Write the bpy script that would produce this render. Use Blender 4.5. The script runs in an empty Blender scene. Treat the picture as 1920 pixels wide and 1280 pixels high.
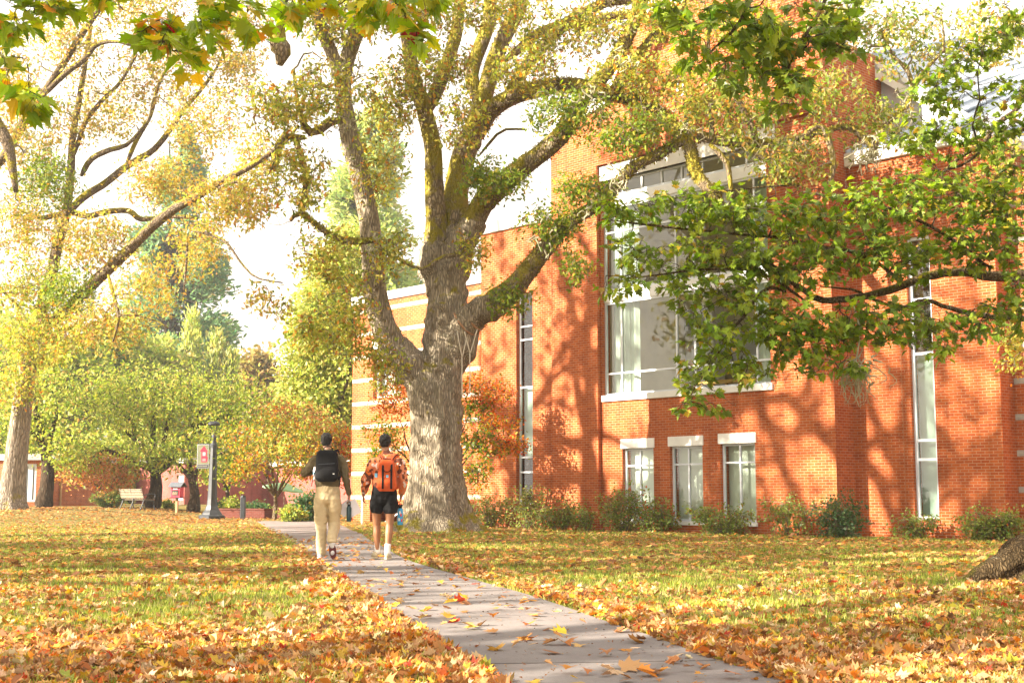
import bpy, math, random
import numpy as np
from mathutils import Vector, Matrix
random.seed(7); RNG = np.random.default_rng(7)
SC = bpy.context.scene
COL = SC.collection
F = 2444.0; CX, CY = 960.0, 640.0; PITCH = math.radians(6.77); CAMH = 0.95
CP, SP = math.cos(PITCH), math.sin(PITCH)

def ray(u, v):
    a, b = u-CX, -(v-CY)
    return np.array([a, F*CP - b*SP, F*SP + b*CP])
def at(u, v, Y):
    r = ray(u, v); return np.array([0, 0, CAMH]) + r*(Y/r[1])
def sst(t):
    t = np.clip(t, 0, 1); return t*t*(3-2*t)
def gz(x, y):
    x = np.asarray(x, float); y = np.asarray(y, float)
    z = 0.10*sst((y-36)/12) + 0.36*sst((-x-11)/7)*sst((y-38)/10)
    z = z + 0.10*np.exp(-(((x+1.5)/2.2)**2+((y-33)/2.6)**2)) + 0.10*np.exp(-(((x-6.6)/1.6)**2+((y-14.6)/1.4)**2))
    z = z + 0.012*np.sin(x*0.9+1.3)*np.sin(y*0.7) * sst((y-3)/5)
    return z
def gpt(u, v):                      # pixel -> point on the ground
    r = ray(u, v); t = CAMH/(-r[2])
    for _ in range(6):
        p = r*t; t = (CAMH - float(gz(p[0], p[1])))/(-r[2])
    p = r*t
    return np.array([p[0], p[1], float(gz(p[0], p[1]))])

# ---------- objects ----------
def tag(o, label=None, cat=None, group=None, kind=None):
    if label: o['label'] = label
    if cat: o['category'] = cat
    if group: o['group'] = group
    if kind: o['kind'] = kind
    return o
def empty(name, loc=(0, 0, 0), rz=0.0):
    o = bpy.data.objects.new(name, None); COL.objects.link(o)
    o.location = [float(c) for c in loc]; o.rotation_euler = (0, 0, rz); o.empty_display_size = 0.2
    return o
class MB:
    """collects geometry for ONE mesh object"""
    def __init__(s): s.v = []; s.loops = []; s.tot = []; s.col = []; s.mi = []; s.n = 0; s.hascol = False
    def add(s, V, faces, col=None, mi=0):
        V = np.asarray(V, float).reshape(-1, 3)
        if isinstance(faces, np.ndarray):
            k = faces.shape[1]; s.loops.append((faces+s.n).ravel()); s.tot.append(np.full(len(faces), k)); nf = len(faces)
        else:
            s.loops.append(np.array([i+s.n for f in faces for i in f], int)); s.tot.append(np.array([len(f) for f in faces], int)); nf = len(faces)
        s.mi.append(np.full(nf, mi)); s.v.append(V); s.n += len(V)
        if col is not None:
            s.hascol = True; c = np.asarray(col, float)
            if c.ndim == 1: c = np.tile(c, (len(V), 1))
        else: c = np.full((len(V), 3), 0.5)
        s.col.append(c)
    def box(s, x0, x1, y0, y1, z0, z1, mi=0, col=None):
        V = [(x, y, z) for x in (x0, x1) for y in (y0, y1) for z in (z0, z1)]
        s.add(V, [(0, 1, 3, 2), (4, 6, 7, 5), (0, 4, 5, 1), (2, 3, 7, 6), (0, 2, 6, 4), (1, 5, 7, 3)], col, mi)
    def quad(s, a, b, c, d, mi=0): s.add([a, b, c, d], [(0, 1, 2, 3)], None, mi)
    def prism(s, pts, ext, mi=0):      # planar polygon pts (3d) extruded by vector ext
        p = np.array(pts, float); n = len(p); V = np.vstack([p, p+np.array(ext, float)])
        fs = [tuple(range(n))[::-1], tuple(range(n, 2*n))] + [(i, (i+1) % n, n+(i+1) % n, n+i) for i in range(n)]
        s.add(V, fs, None, mi)
    def build(s, name, mat, parent=None, smooth=False, mods=None, recalc=False):
        me = bpy.data.meshes.new(name)
        if s.n:
            V = np.vstack(s.v); L = np.concatenate(s.loops); T = np.concatenate(s.tot)
            me.vertices.add(len(V)); me.vertices.foreach_set('co', V.ravel())
            me.loops.add(len(L)); me.loops.foreach_set('vertex_index', L.astype(np.int32))
            me.polygons.add(len(T)); st = np.concatenate([[0], np.cumsum(T)[:-1]])
            me.polygons.foreach_set('loop_start', st.astype(np.int32)); me.polygons.foreach_set('loop_total', T.astype(np.int32))
            me.polygons.foreach_set('material_index', np.concatenate(s.mi).astype(np.int32))
            me.polygons.foreach_set('use_smooth', np.full(len(T), smooth))
            if s.hascol:
                C = np.vstack(s.col); a = me.color_attributes.new('Col', 'FLOAT_COLOR', 'POINT')
                a.data.foreach_set('color', np.hstack([C, np.ones((len(C), 1))]).ravel())
            me.update(calc_edges=True); me.validate()
            if recalc:
                import bmesh
                bm = bmesh.new(); bm.from_mesh(me); bmesh.ops.recalc_face_normals(bm, faces=bm.faces); bm.to_mesh(me); bm.free()
        for m in (mat if isinstance(mat, (list, tuple)) else [mat]): me.materials.append(m)
        o = bpy.data.objects.new(name, me); COL.objects.link(o)
        if parent is not None: o.parent = parent
        return o
def bevel(o, w=0.01, seg=2):
    m = o.modifiers.new('Bevel', 'BEVEL'); m.width = w; m.segments = seg; m.limit_method = 'ANGLE'; return o

# ---------- node helpers ----------
def newmat(name):
    m = bpy.data.materials.new(name); m.use_nodes = True; nt = m.node_tree; nt.nodes.clear()
    out = nt.nodes.new('ShaderNodeOutputMaterial'); return m, nt, out
def nd(nt, t, **kw):
    n = nt.nodes.new(t)
    for k, v in kw.items():
        if k.startswith('i_'): n.inputs[k[2:].replace('_', ' ')].default_value = v
        else: setattr(n, k, v)
    return n
def lk(nt, a, b): nt.links.new(a, b)
def coords(nt, scale=(1, 1, 1), kind='Object'):
    tc = nd(nt, 'ShaderNodeTexCoord'); mp = nd(nt, 'ShaderNodeMapping'); mp.inputs['Scale'].default_value = scale
    lk(nt, tc.outputs[kind], mp.inputs['Vector']); return mp.outputs['Vector']
def noise(nt, vec, scale, detail=4, rough=0.6):
    n = nd(nt, 'ShaderNodeTexNoise'); n.inputs['Scale'].default_value = scale; n.inputs['Detail'].default_value = detail
    n.inputs['Roughness'].default_value = rough; lk(nt, vec, n.inputs['Vector']); return n.outputs['Fac']
def ramp(nt, fac, stops):
    r = nd(nt, 'ShaderNodeValToRGB'); e = r.color_ramp.elements
    while len(e) > 1: e.remove(e[-1])
    e[0].position = stops[0][0]; e[0].color = (*stops[0][1], 1)
    for p, c in stops[1:]:
        x = e.new(p); x.color = (*c, 1)
    lk(nt, fac, r.inputs['Fac']); return r.outputs['Color']
def mixc(nt, fac, a, b, mode='MIX'):
    m = nd(nt, 'ShaderNodeMix'); m.data_type = 'RGBA'; m.blend_type = mode
    if isinstance(fac, (int, float)): m.inputs[0].default_value = fac
    else: lk(nt, fac, m.inputs[0])
    for k, x in ((6, a), (7, b)):
        if isinstance(x, tuple): m.inputs[k].default_value = (*x, 1)
        else: lk(nt, x, m.inputs[k])
    return m.outputs[2]
def bump(nt, h, strength=0.5, dist=0.02):
    b = nd(nt, 'ShaderNodeBump'); b.inputs['Strength'].default_value = strength; b.inputs['Distance'].default_value = dist
    lk(nt, h, b.inputs['Height']); return b.outputs['Normal']
def prin(nt, out, col, rough=0.7, normal=None, metal=0.0, spec=0.4):
    p = nd(nt, 'ShaderNodeBsdfPrincipled'); p.inputs['Roughness'].default_value = rough; p.inputs['Metallic'].default_value = metal
    p.inputs['Specular IOR Level'].default_value = spec
    if isinstance(col, tuple): p.inputs['Base Color'].default_value = (*col, 1)
    else: lk(nt, col, p.inputs['Base Color'])
    if normal is not None: lk(nt, normal, p.inputs['Normal'])
    if out is not None: lk(nt, p.outputs[0], out.inputs['Surface'])
    return p
def simple(name, col, rough=0.6, var=0.25, scale=6.0, bmp=0.15, metal=0.0, spec=0.4, stretch=(1, 1, 1), dist=0.01):
    m, nt, out = newmat(name); v = coords(nt, stretch)
    f = noise(nt, v, scale, 5); g = noise(nt, v, scale*7, 4)
    d = tuple(c*(1-var) for c in col); l = tuple(min(1, c*(1+var)) for c in col)
    c = mixc(nt, ramp(nt, f, [(0.3, (0, 0, 0)), (0.7, (1, 1, 1))]), d, l)
    prin(nt, out, c, rough, bump(nt, g, bmp, dist) if bmp else None, metal, spec); return m

# ---------- curves / tubes ----------
def catmull(P, n):
    P = np.asarray(P, float)
    if len(P) < 3:
        t = np.linspace(0, 1, n)[:, None]; return P[0]*(1-t)+P[-1]*t
    Q = np.vstack([2*P[0]-P[1], P, 2*P[-1]-P[-2]]); m = len(P)-1
    ts = np.linspace(0, m-1e-6, n); i = ts.astype(int); t = (ts-i)[:, None]
    a, b, c, d = Q[i], Q[i+1], Q[i+2], Q[i+3]
    return 0.5*((2*b)+(-a+c)*t+(2*a-5*b+4*c-d)*t*t+(-a+3*b-3*c+d)*t**3)
def tube(mb, P, R, sides=8, R2=None, up=None, rough=0.0, cap=True, mi=0, col=None, seed=0, squash=None):
    P = np.asarray(P, float); n = len(P); R = np.broadcast_to(np.asarray(R, float), (n,))
    T = np.gradient(P, axis=0); T /= (np.linalg.norm(T, axis=1, keepdims=True)+1e-9)
    u0 = np.array([0, 0, 1.0]) if up is None else np.asarray(up, float)
    if abs(T[0] @ u0) > 0.95: u0 = np.array([1.0, 0, 0]) if up is None else u0
    N = np.zeros_like(P); a = u0 - T[0]*(u0 @ T[0]); a /= np.linalg.norm(a)+1e-9
    for k in range(n):
        a = a - T[k]*(a @ T[k]); a /= np.linalg.norm(a)+1e-9; N[k] = a
    B = np.cross(T, N); th = np.linspace(0, 2*math.pi, sides, endpoint=False)
    rr = R[:, None]*np.ones(sides)
    if rough:
        rg = np.random.default_rng(seed+n*13+sides); L = np.cumsum(np.r_[0, np.linalg.norm(np.diff(P, axis=0), axis=1)])
        for k in range(1, 6):
            ph, fr = rg.uniform(0, 6.28), rg.uniform(0.6, 3.0)*k/(R.mean()*6+1e-6)
            rr = rr*(1+rough/k**0.5*np.sin(k*th[None, :]+ph+np.sin(L*fr+ph)[:, None]*1.5)*np.sin(L*fr*0.6+ph*2)[:, None])
    R2 = R if R2 is None else np.broadcast_to(np.asarray(R2, float), (n,))
    k2 = (R2/np.maximum(R, 1e-6))[:, None]
    V = P[:, None, :] + N[:, None, :]*(rr*np.cos(th))[:, :, None] + B[:, None, :]*(rr*k2*np.sin(th))[:, :, None]
    V = V.reshape(-1, 3); i = np.arange(n-1)[:, None]*sides; j = np.arange(sides)[None, :]; j2 = (j+1) % sides
    Fq = np.stack([i+j, i+j2, i+sides+j2, i+sides+j], -1).reshape(-1, 4)
    mb.add(V, Fq, col, mi)
    if cap:
        mb.n -= 0
        off = mb.n - len(V)
        mb.loops.append(np.array([off+k for k in range(sides)][::-1])); mb.tot.append(np.array([sides])); mb.mi.append(np.array([mi]))
        mb.loops.append(np.array([off+(n-1)*sides+k for k in range(sides)])); mb.tot.append(np.array([sides])); mb.mi.append(np.array([mi]))
def ellipsoid(mb, c, r, seg=16, ring=10, rot=None, mi=0, col=None):
    th = np.linspace(0, math.pi, ring+1)[1:-1]; ph = np.linspace(0, 2*math.pi, seg, endpoint=False)
    V = np.array([[0, 0, 1]]+[[math.sin(t)*math.cos(p), math.sin(t)*math.sin(p), math.cos(t)] for t in th for p in ph]+[[0, 0, -1]])
    V = V*np.array(r)
    if rot is not None: V = V @ np.array(rot).T
    V = V+np.array(c); fs = [(0, 1+k, 1+(k+1) % seg) for k in range(seg)]
    for a in range(len(th)-1):
        for k in range(seg): fs.append((1+a*seg+k, 1+(a+1)*seg+k, 1+(a+1)*seg+(k+1) % seg, 1+a*seg+(k+1) % seg))
    l = len(V)-1; b = 1+(len(th)-1)*seg
    fs += [(l, b+(k+1) % seg, b+k) for k in range(seg)]
    mb.add(V, fs, col, mi)
def lathe(mb, prof, c=(0, 0, 0), seg=24, mi=0, sides=None):
    seg = sides or seg; ph = np.linspace(0, 2*math.pi, seg, endpoint=False); P = np.array(prof, float)
    V = np.stack([P[:, 0:1]*np.cos(ph), P[:, 0:1]*np.sin(ph), np.repeat(P[:, 1:2], seg, 1)], -1).reshape(-1, 3)+np.array(c)
    i = np.arange(len(P)-1)[:, None]*seg; j = np.arange(seg)[None]; j2 = (j+1) % seg
    mb.add(V, np.stack([i+j, i+j2, i+seg+j2, i+seg+j], -1).reshape(-1, 4), None, mi)
def remesh(o, vox, smooth=4):
    m = o.modifiers.new('Remesh', 'REMESH'); m.mode = 'VOXEL'; m.voxel_size = vox; m.use_smooth_shade = True
    if smooth:
        s = o.modifiers.new('Smooth', 'SMOOTH'); s.factor = 0.5; s.iterations = smooth
    return o

# ---------- leaves ----------
TPL = {
 'maple': [(0.22, -.06), (.50, .04), (.34, .19), (.66, .45), (.40, .43), (.27, .50), (.30, .74), (.14, .66)],
 'oak': [(.07, .12), (.22, .2), (.10, .33), (.32, .46), (.14, .56), (.30, .74), (.12, .82), (.13, .95)],
 'lance': [(.16, .3), (.17, .6)],
 'oval': [(.26, .25), (.30, .6)],
 'diamond': [(.30, .5)],
 'palm': [(.30, .02), (.12, .2), (.48, .45), (.14, .42), (.2, .8)],
}
def unit(a): return a/(np.linalg.norm(a, axis=-1, keepdims=True)+1e-9)
def leaves(mb, P, A, N, S, C, kind='maple', fold=0.25, droop=0.15):
    """P base points, A axis dirs, N normals, S sizes, C colours"""
    P = np.asarray(P, float); n = len(P)
    if n == 0: return
    A = unit(np.asarray(A, float)); N = np.asarray(N, float); N = unit(N-A*(N*A).sum(1, keepdims=True)); B = np.cross(A, N)
    t = TPL[kind]; m = len(t); pts = [(0, 0)]+[(x, y) for x, y in t]+[(0, 1)]+[(-x, y) for x, y in t]
    pts = np.array(pts); S = np.asarray(S, float).reshape(-1, 1)
    fo = (fold*RNG.uniform(-0.5, 1.6, n)).reshape(-1, 1); dr = (droop*RNG.uniform(-.5, 2.0, n)).reshape(-1, 1)
    V = np.empty((n, len(pts), 3))
    for k, (x, y) in enumerate(pts):
        V[:, k] = P + S*(B*x + A*y + N*(abs(x)*fo - dr*y*y))
    k = m+2
    f1 = list(range(0, m+2)); f2 = [0]+[m+1]+list(range(2*m+1, m+1, -1))
    base = (np.arange(n)*len(pts))[:, None]
    Fc = np.concatenate([base+np.array(f1), base+np.array(f2)])
    mb.add(V.reshape(-1, 3), Fc, np.repeat(np.asarray(C, float), len(pts), 0))
def pick(pal, n, jit=0.15):
    w = np.array([p[0] for p in pal], float); w /= w.sum(); c = np.array([p[1] for p in pal], float)
    k = RNG.choice(len(pal), n, p=w); return np.clip(c[k]*(1+RNG.normal(0, jit, (n, 1)))*(1+RNG.normal(0, jit*0.35, (n, 3))), 0.004, 0.95)
def leafmat(name, trans=0.4, rough=0.5):
    m, nt, out = newmat(name); a = nd(nt, 'ShaderNodeAttribute'); a.attribute_name = 'Col'
    p = prin(nt, None, a.outputs['Color'], rough, spec=0.3); t = nd(nt, 'ShaderNodeBsdfTranslucent')
    hs = nd(nt, 'ShaderNodeHueSaturation'); hs.inputs['Saturation'].default_value = 1.1; hs.inputs['Value'].default_value = 1.7
    lk(nt, a.outputs['Color'], hs.inputs['Color']); lk(nt, hs.outputs[0], t.inputs['Color'])
    x = nd(nt, 'ShaderNodeMixShader'); x.inputs[0].default_value = trans
    lk(nt, p.outputs[0], x.inputs[1]); lk(nt, t.outputs[0], x.inputs[2]); lk(nt, x.outputs[0], out.inputs['Surface']); return m
def barkmat(name, lo, hi, moss=0.5, mosscol=(.24, .20, .018), zs=0.14, scale=20, lich=0.4):
    m, nt, out = newmat(name); v = coords(nt, (1, 1, zs)); v0 = coords(nt)
    vor = nd(nt, 'ShaderNodeTexVoronoi'); vor.feature = 'DISTANCE_TO_EDGE'; vor.inputs['Scale'].default_value = scale*0.8
    w = nd(nt, 'ShaderNodeTexNoise'); w.inputs['Scale'].default_value = 5; lk(nt, v, w.inputs['Vector'])
    add = nd(nt, 'ShaderNodeVectorMath'); add.operation = 'MULTIPLY_ADD'; add.inputs[1].default_value = (.16, .16, .16)
    lk(nt, w.outputs['Color'], add.inputs[0]); lk(nt, v, add.inputs[2]); lk(nt, add.outputs[0], vor.inputs['Vector'])
    f = noise(nt, v, scale, 6, 0.7); g = noise(nt, v0, 1.7, 4)
    mul = nd(nt, 'ShaderNodeMath'); mul.operation = 'MULTIPLY'; mul.inputs[1].default_value = 4.0; mul.use_clamp = True; lk(nt, vor.outputs['Distance'], mul.inputs[0])
    h = nd(nt, 'ShaderNodeMath'); h.operation = 'MULTIPLY_ADD'; h.inputs[1].default_value = 0.5; lk(nt, f, h.inputs[0]); lk(nt, mul.outputs[0], h.inputs[2])
    dark = tuple(c*0.55 for c in lo)
    c = mixc(nt, mul.outputs[0], dark, mixc(nt, ramp(nt, f, [(.3, (0, 0, 0)), (.75, (1, 1, 1))]), lo, hi))
    c = mixc(nt, ramp(nt, noise(nt, v0, 6, 6, .7), [(.60, (0, 0, 0)), (.66, (lich, lich, lich))]), c, (.42, .43, .34))
    c = mixc(nt, 1.0, c, ramp(nt, noise(nt, v0, 2.3, 6, .7), [(.30, (.58, .52, .45)), (.5, (.95, .92, .88)), (.7, (1, 1, 1))]), 'MULTIPLY')
    if moss > 0:
        geo = nd(nt, 'ShaderNodeNewGeometry'); sx = nd(nt, 'ShaderNodeSeparateXYZ'); lk(nt, geo.outputs['Normal'], sx.inputs[0])
        ad = nd(nt, 'ShaderNodeMath'); ad.operation = 'MULTIPLY_ADD'; ad.inputs[1].default_value = 0.22; lk(nt, sx.outputs['Z'], ad.inputs[0]); lk(nt, g, ad.inputs[2])
        e = 0.72-0.35*moss
        mk = ramp(nt, ad.outputs[0], [(e, (0, 0, 0)), (e+.10, (1, 1, 1))])
        mc = mixc(nt, noise(nt, v0, 26, 5), tuple(k*.45 for k in mosscol), tuple(k*1.7 for k in mosscol))
        c = mixc(nt, mk, c, mc)
    prin(nt, out, c, 0.9, bump(nt, h.outputs[0], 0.9, 0.03), spec=0.15); return m
def brickmat(name, c1, c2, mortar, bw=0.203, rh=0.0677):
    m, nt, out = newmat(name); tc = nd(nt, 'ShaderNodeTexCoord'); s = nd(nt, 'ShaderNodeSeparateXYZ'); lk(nt, tc.outputs['Object'], s.inputs[0])
    a = nd(nt, 'ShaderNodeMath'); a.operation = 'ADD'; lk(nt, s.outputs['X'], a.inputs[0]); lk(nt, s.outputs['Y'], a.inputs[1])
    cb = nd(nt, 'ShaderNodeCombineXYZ'); lk(nt, a.outputs[0], cb.inputs[0]); lk(nt, s.outputs['Z'], cb.inputs[1])
    b = nd(nt, 'ShaderNodeTexBrick'); lk(nt, cb.outputs[0], b.inputs['Vector']); b.inputs['Scale'].default_value = 1
    b.inputs['Brick Width'].default_value = bw; b.inputs['Row Height'].default_value = rh; b.inputs['Mortar Size'].default_value = 0.006
    b.inputs['Mortar Smooth'].default_value = 0.1; b.inputs['Bias'].default_value = 0.0
    b.inputs['Color1'].default_value = (*c1, 1); b.inputs['Color2'].default_value = (*c2, 1); b.inputs['Mortar'].default_value = (*mortar, 1)
    f = noise(nt, tc.outputs['Object'], 0.6, 5); g = noise(nt, tc.outputs['Object'], 30, 4)
    c = mixc(nt, ramp(nt, f, [(.3, (.82, .82, .82)), (.7, (1.1, 1.08, 1.05))]), (0, 0, 0), (1, 1, 1)) if False else None
    rr = ramp(nt, f, [(.25, (.70, .66, .62)), (.5, (.92, .9, .88)), (.75, (1.0, 1.0, 1.0))]); c = mixc(nt, 1.0, b.outputs['Color'], rr, 'MULTIPLY')
    c = mixc(nt, 1.0, c, ramp(nt, g, [(.3, (.86, .86, .86)), (.7, (1, 1, 1))]), 'MULTIPLY')
    st_ = nd(nt, 'ShaderNodeMapping'); st_.inputs['Scale'].default_value = (2.2, 2.2, .22); lk(nt, tc.outputs['Object'], st_.inputs['Vector'])
    c = mixc(nt, 1.0, c, ramp(nt, noise(nt, st_.outputs[0], 1.0, 6, .7), [(.34, (.72, .68, .64)), (.52, (1, 1, 1))]), 'MULTIPLY')
    inv = nd(nt, 'ShaderNodeMath'); inv.operation = 'SUBTRACT'; inv.inputs[0].default_value = 1; lk(nt, b.outputs['Fac'], inv.inputs[1])
    prin(nt, out, c, 0.85, bump(nt, inv.outputs[0], 0.5, 0.01), spec=0.2); return m
M = {}
M['leaf'] = leafmat('leaf', 0.42); M['leaf_dark'] = leafmat('leaf_glossy', 0.34, 0.4); M['litter'] = leafmat('dry_leaf', 0.15, 0.7)
M['grass'] = leafmat('grass_blade', 0.25, 0.6)
M['bark'] = barkmat('oak_bark', (.33, .28, .21), (.60, .52, .40), 0.27, scale=26, zs=.13)
M['bark_moss'] = barkmat('mossy_oak_bark', (.24, .185, .115), (.46, .375, .26), 0.80, (.24, .20, .026), zs=.3, scale=20, lich=.5)
M['bark_left'] = barkmat('pale_bark', (.30, .25, .20), (.55, .48, .40), 0.25, scale=22)
M['bark_limb_left'] = barkmat('limb_bark', (.16, .12, .08), (.34, .27, .19), 0.62, zs=.6, scale=16)
M['bark_dark'] = barkmat('dark_bark', (.06, .04, .025), (.15, .10, .06), 0.1, scale=22)
M['bark_maple'] = barkmat('maple_bark', (.13, .09, .045), (.28, .20, .11), 0.2, (.13, .11, .02), scale=44, zs=.35)
M['twig'] = simple('twig', (.20, .17, .11), .9, .4, 8, .2)
M['twig_dark'] = simple('dark_twig', (.05, .035, .02), .9, .4, 8, .2)
M['lichen'] = simple('grey_lichen', (.36, .34, .22), .95, .3, 14, .6)
M['moss'] = leafmat('moss', 0.2, .95)
M['brick'] = brickmat('orange_brick', (.55, .135, .032), (.38, .076, .018), (.50, .32, .20))
M['brick_pink'] = brickmat('pink_brick', (.42, .075, .06), (.32, .06, .045), (.42, .30, .28))
M['white_brick'] = brickmat('white_brick', (.52, .49, .44), (.42, .40, .36), (.45, .42, .38))
M['brick_deep'] = brickmat('dark_red_brick', (.16, .035, .025), (.11, .025, .018), (.16, .10, .08))
M['joint'] = simple('wall_joint', (.30, .13, .06), .9, .1, 3, .1)
M['stone'] = simple('cast_stone', (.72, .71, .68), .8, .08, 3, .1)
M['coping'] = simple('grey_coping', (.46, .46, .44), .5, .06, 2, .02)
M['white'] = simple('white_paint', (.78, .79, .80), .4, .05, 3, .02)
M['frame'] = simple('aluminium_frame', (.62, .66, .72), .35, .06, 4, .02, spec=.6)
M['frame_grey'] = simple('grey_window_frame', (.40, .42, .48), .35, .06, 4, .02, spec=.6)
def glass(name, tint=(.85, .9, .86), refl=0.05):
    m, nt, out = newmat(name); t = nd(nt, 'ShaderNodeBsdfTransparent'); t.inputs[0].default_value = (*tint, 1)
    g = nd(nt, 'ShaderNodeBsdfGlossy'); g.inputs['Roughness'].default_value = 0.02; g.inputs['Color'].default_value = (.95, .97, 1, 1)
    v = coords(nt); b = bump(nt, noise(nt, v, .8, 2), .05, .05); lk(nt, b, g.inputs['Normal'])
    lw = nd(nt, 'ShaderNodeLayerWeight'); lw.inputs['Blend'].default_value = 0.25
    ad = nd(nt, 'ShaderNodeMath'); ad.operation = 'ADD'; ad.use_clamp = True; ad.inputs[1].default_value = refl; lk(nt, lw.outputs['Fresnel'], ad.inputs[0])
    x = nd(nt, 'ShaderNodeMixShader'); lk(nt, ad.outputs[0], x.inputs[0]); lk(nt, t.outputs[0], x.inputs[1]); lk(nt, g.outputs[0], x.inputs[2])
    lk(nt, x.outputs[0], out.inputs['Surface']); return m
M['glass'] = glass('window_glass'); M['glass_dark'] = glass('slit_glass', (.6, .7, .66), .06)
M['beige'] = simple('beige_plaster', (.78, .70, .50), .8, .1, 1.5, .05)
M['drape'] = simple('pale_green_drape', (.62, .70, .62), .9, .08, 3, .1)
M['blind'] = simple('roller_blind', (.66, .70, .62), .9, .03, 2, .02)
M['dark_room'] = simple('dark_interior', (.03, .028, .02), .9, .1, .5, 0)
M['yellowwood'] = simple('golden_wood', (.55, .33, .05), .5, .2, 4, .05)
def seammat(name, col):
    m, nt, out = newmat(name); prin(nt, out, mixc(nt, noise(nt, coords(nt), 1.2, 4), tuple(c*.85 for c in col), col), .4, None, .3, .5); return m
M['roof'] = seammat('blue_grey_metal', (.52, .58, .66))
M['black'] = simple('black_paint', (.016, .017, .02), .35, .2, 6, .05, spec=.5)
M['iron'] = simple('dark_iron', (.035, .04, .05), .45, .2, 8, .1, spec=.5)
M['concrete'] = simple('concrete', (.42, .40, .39), .9, .12, 3, .2)
M['wood'] = simple('weathered_slat', (.25, .195, .135), .75, .3, 5, .2, stretch=(1, 8, 8))
M['post_wood'] = simple('raw_post', (.40, .24, .12), .8, .2, 6, .2, stretch=(6, 6, 1))
M['red'] = simple('crimson_paint', (.55, .03, .07), .5, .1, 6, .05)
M['shingle'] = simple('grey_shingle', (.10, .11, .13), .8, .3, 20, .4)
M['rope'] = simple('pale_rope', (.62, .56, .46), .9, .15, 60, .6)
M['strap'] = simple('orange_webbing', (.40, .22, .12), .8, .1, 40, .2)
# ---------- camera, world, sun ----------
cam = bpy.data.cameras.new('camera'); co = bpy.data.objects.new('camera', cam); COL.objects.link(co)
cam.sensor_width = 36; cam.lens = F/1920*36; cam.clip_end = 3000; cam.clip_start = 0.05
co.location = (0, 0, CAMH); co.rotation_euler = (math.radians(90)+PITCH, 0, 0); SC.camera = co
SUN_EL = math.radians(24); SUN_DIR = np.array([-.938, -.348]); SUN_DIR = SUN_DIR/np.linalg.norm(SUN_DIR)
TOSUN = np.array([SUN_DIR[0]*math.cos(SUN_EL), SUN_DIR[1]*math.cos(SUN_EL), math.sin(SUN_EL)])
sl = bpy.data.lights.new('sun', 'SUN'); so = bpy.data.objects.new('sun', sl); COL.objects.link(so)
sl.energy = 5.0; sl.angle = math.radians(0.55); sl.color = (1.0, .885, .72)
so.rotation_euler = Vector([float(c) for c in TOSUN]).to_track_quat('Z', 'Y').to_euler(); so.location = (-30, -10, 20)
W = bpy.data.worlds.new('World'); SC.world = W; W.use_nodes = True; wn = W.node_tree; wn.nodes.clear()
wo = wn.nodes.new('ShaderNodeOutputWorld'); bg = wn.nodes.new('ShaderNodeBackground'); sk = wn.nodes.new('ShaderNodeTexSky')
sk.sky_type = 'NISHITA'; sk.sun_disc = False; sk.sun_elevation = SUN_EL; sk.sun_rotation = math.atan2(SUN_DIR[0], SUN_DIR[1])
sk.dust_density = 4.0; sk.air_density = 1.0; sk.ozone_density = 1.0
# thin bright cloud veil over the whole sky
tc = wn.nodes.new('ShaderNodeTexCoord'); nz = wn.nodes.new('ShaderNodeTexNoise'); nz.inputs['Scale'].default_value = 1.6; nz.inputs['Detail'].default_value = 6
wn.links.new(tc.outputs['Generated'], nz.inputs['Vector'])
cr = wn.nodes.new('ShaderNodeValToRGB'); cr.color_ramp.elements[0].position = .30; cr.color_ramp.elements[0].color = (.70, .70, .70, 1); cr.color_ramp.elements[1].position = .6; cr.color_ramp.elements[1].color = (.95, .95, .95, 1)
wn.links.new(nz.outputs['Fac'], cr.inputs['Fac'])
mx = wn.nodes.new('ShaderNodeMix'); mx.data_type = 'RGBA'; wn.links.new(cr.outputs['Color'], mx.inputs[0]); wn.links.new(sk.outputs[0], mx.inputs[6]); mx.inputs[7].default_value = (5.7, 5.2, 4.6, 1)
wn.links.new(mx.outputs[2], bg.inputs['Color']); bg.inputs['Strength'].default_value = 0.066; wn.links.new(bg.outputs[0], wo.inputs['Surface'])
SC.view_settings.view_transform = 'Standard'; SC.view_settings.look = 'None'; SC.view_settings.exposure = 2.34; SC.view_settings.gamma = 1.0
SC.render.engine = 'CYCLES'; SC.cycles.use_denoising = True; SC.cycles.max_bounces = 7; SC.cycles.diffuse_bounces = 3; SC.cycles.glossy_bounces = 3
SC.cycles.transparent_max_bounces = 8; SC.cycles.transmission_bounces = 4; SC.cycles.sample_clamp_indirect = 6; SC.cycles.use_adaptive_sampling = True; SC.cycles.adaptive_threshold = 0.02

# ---------- ground ----------
m, nt, out = newmat('autumn_lawn'); v = coords(nt)
f1 = noise(nt, v, .33, 5, .6); f2 = noise(nt, v, 2.2, 6, .7); f3 = noise(nt, v, 34, 5, .8)
c = mixc(nt, ramp(nt, f1, [(.35, (0, 0, 0)), (.62, (1, 1, 1))]), (.14, .165, .03), (.25, .205, .06))
c = mixc(nt, ramp(nt, f2, [(.40, (0, 0, 0)), (.62, (.8, .8, .8))]), c, (.33, .24, .11))
c = mixc(nt, ramp(nt, f3, [(.35, (.75, .75, .75)), (.65, (0, 0, 0))]), c, (.085, .075, .02))
c = mixc(nt, ramp(nt, noise(nt, v, 9, 3, .6), [(.56, (0, 0, 0)), (.62, (.8, .8, .8))]), c, (.38, .17, .05))
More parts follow.
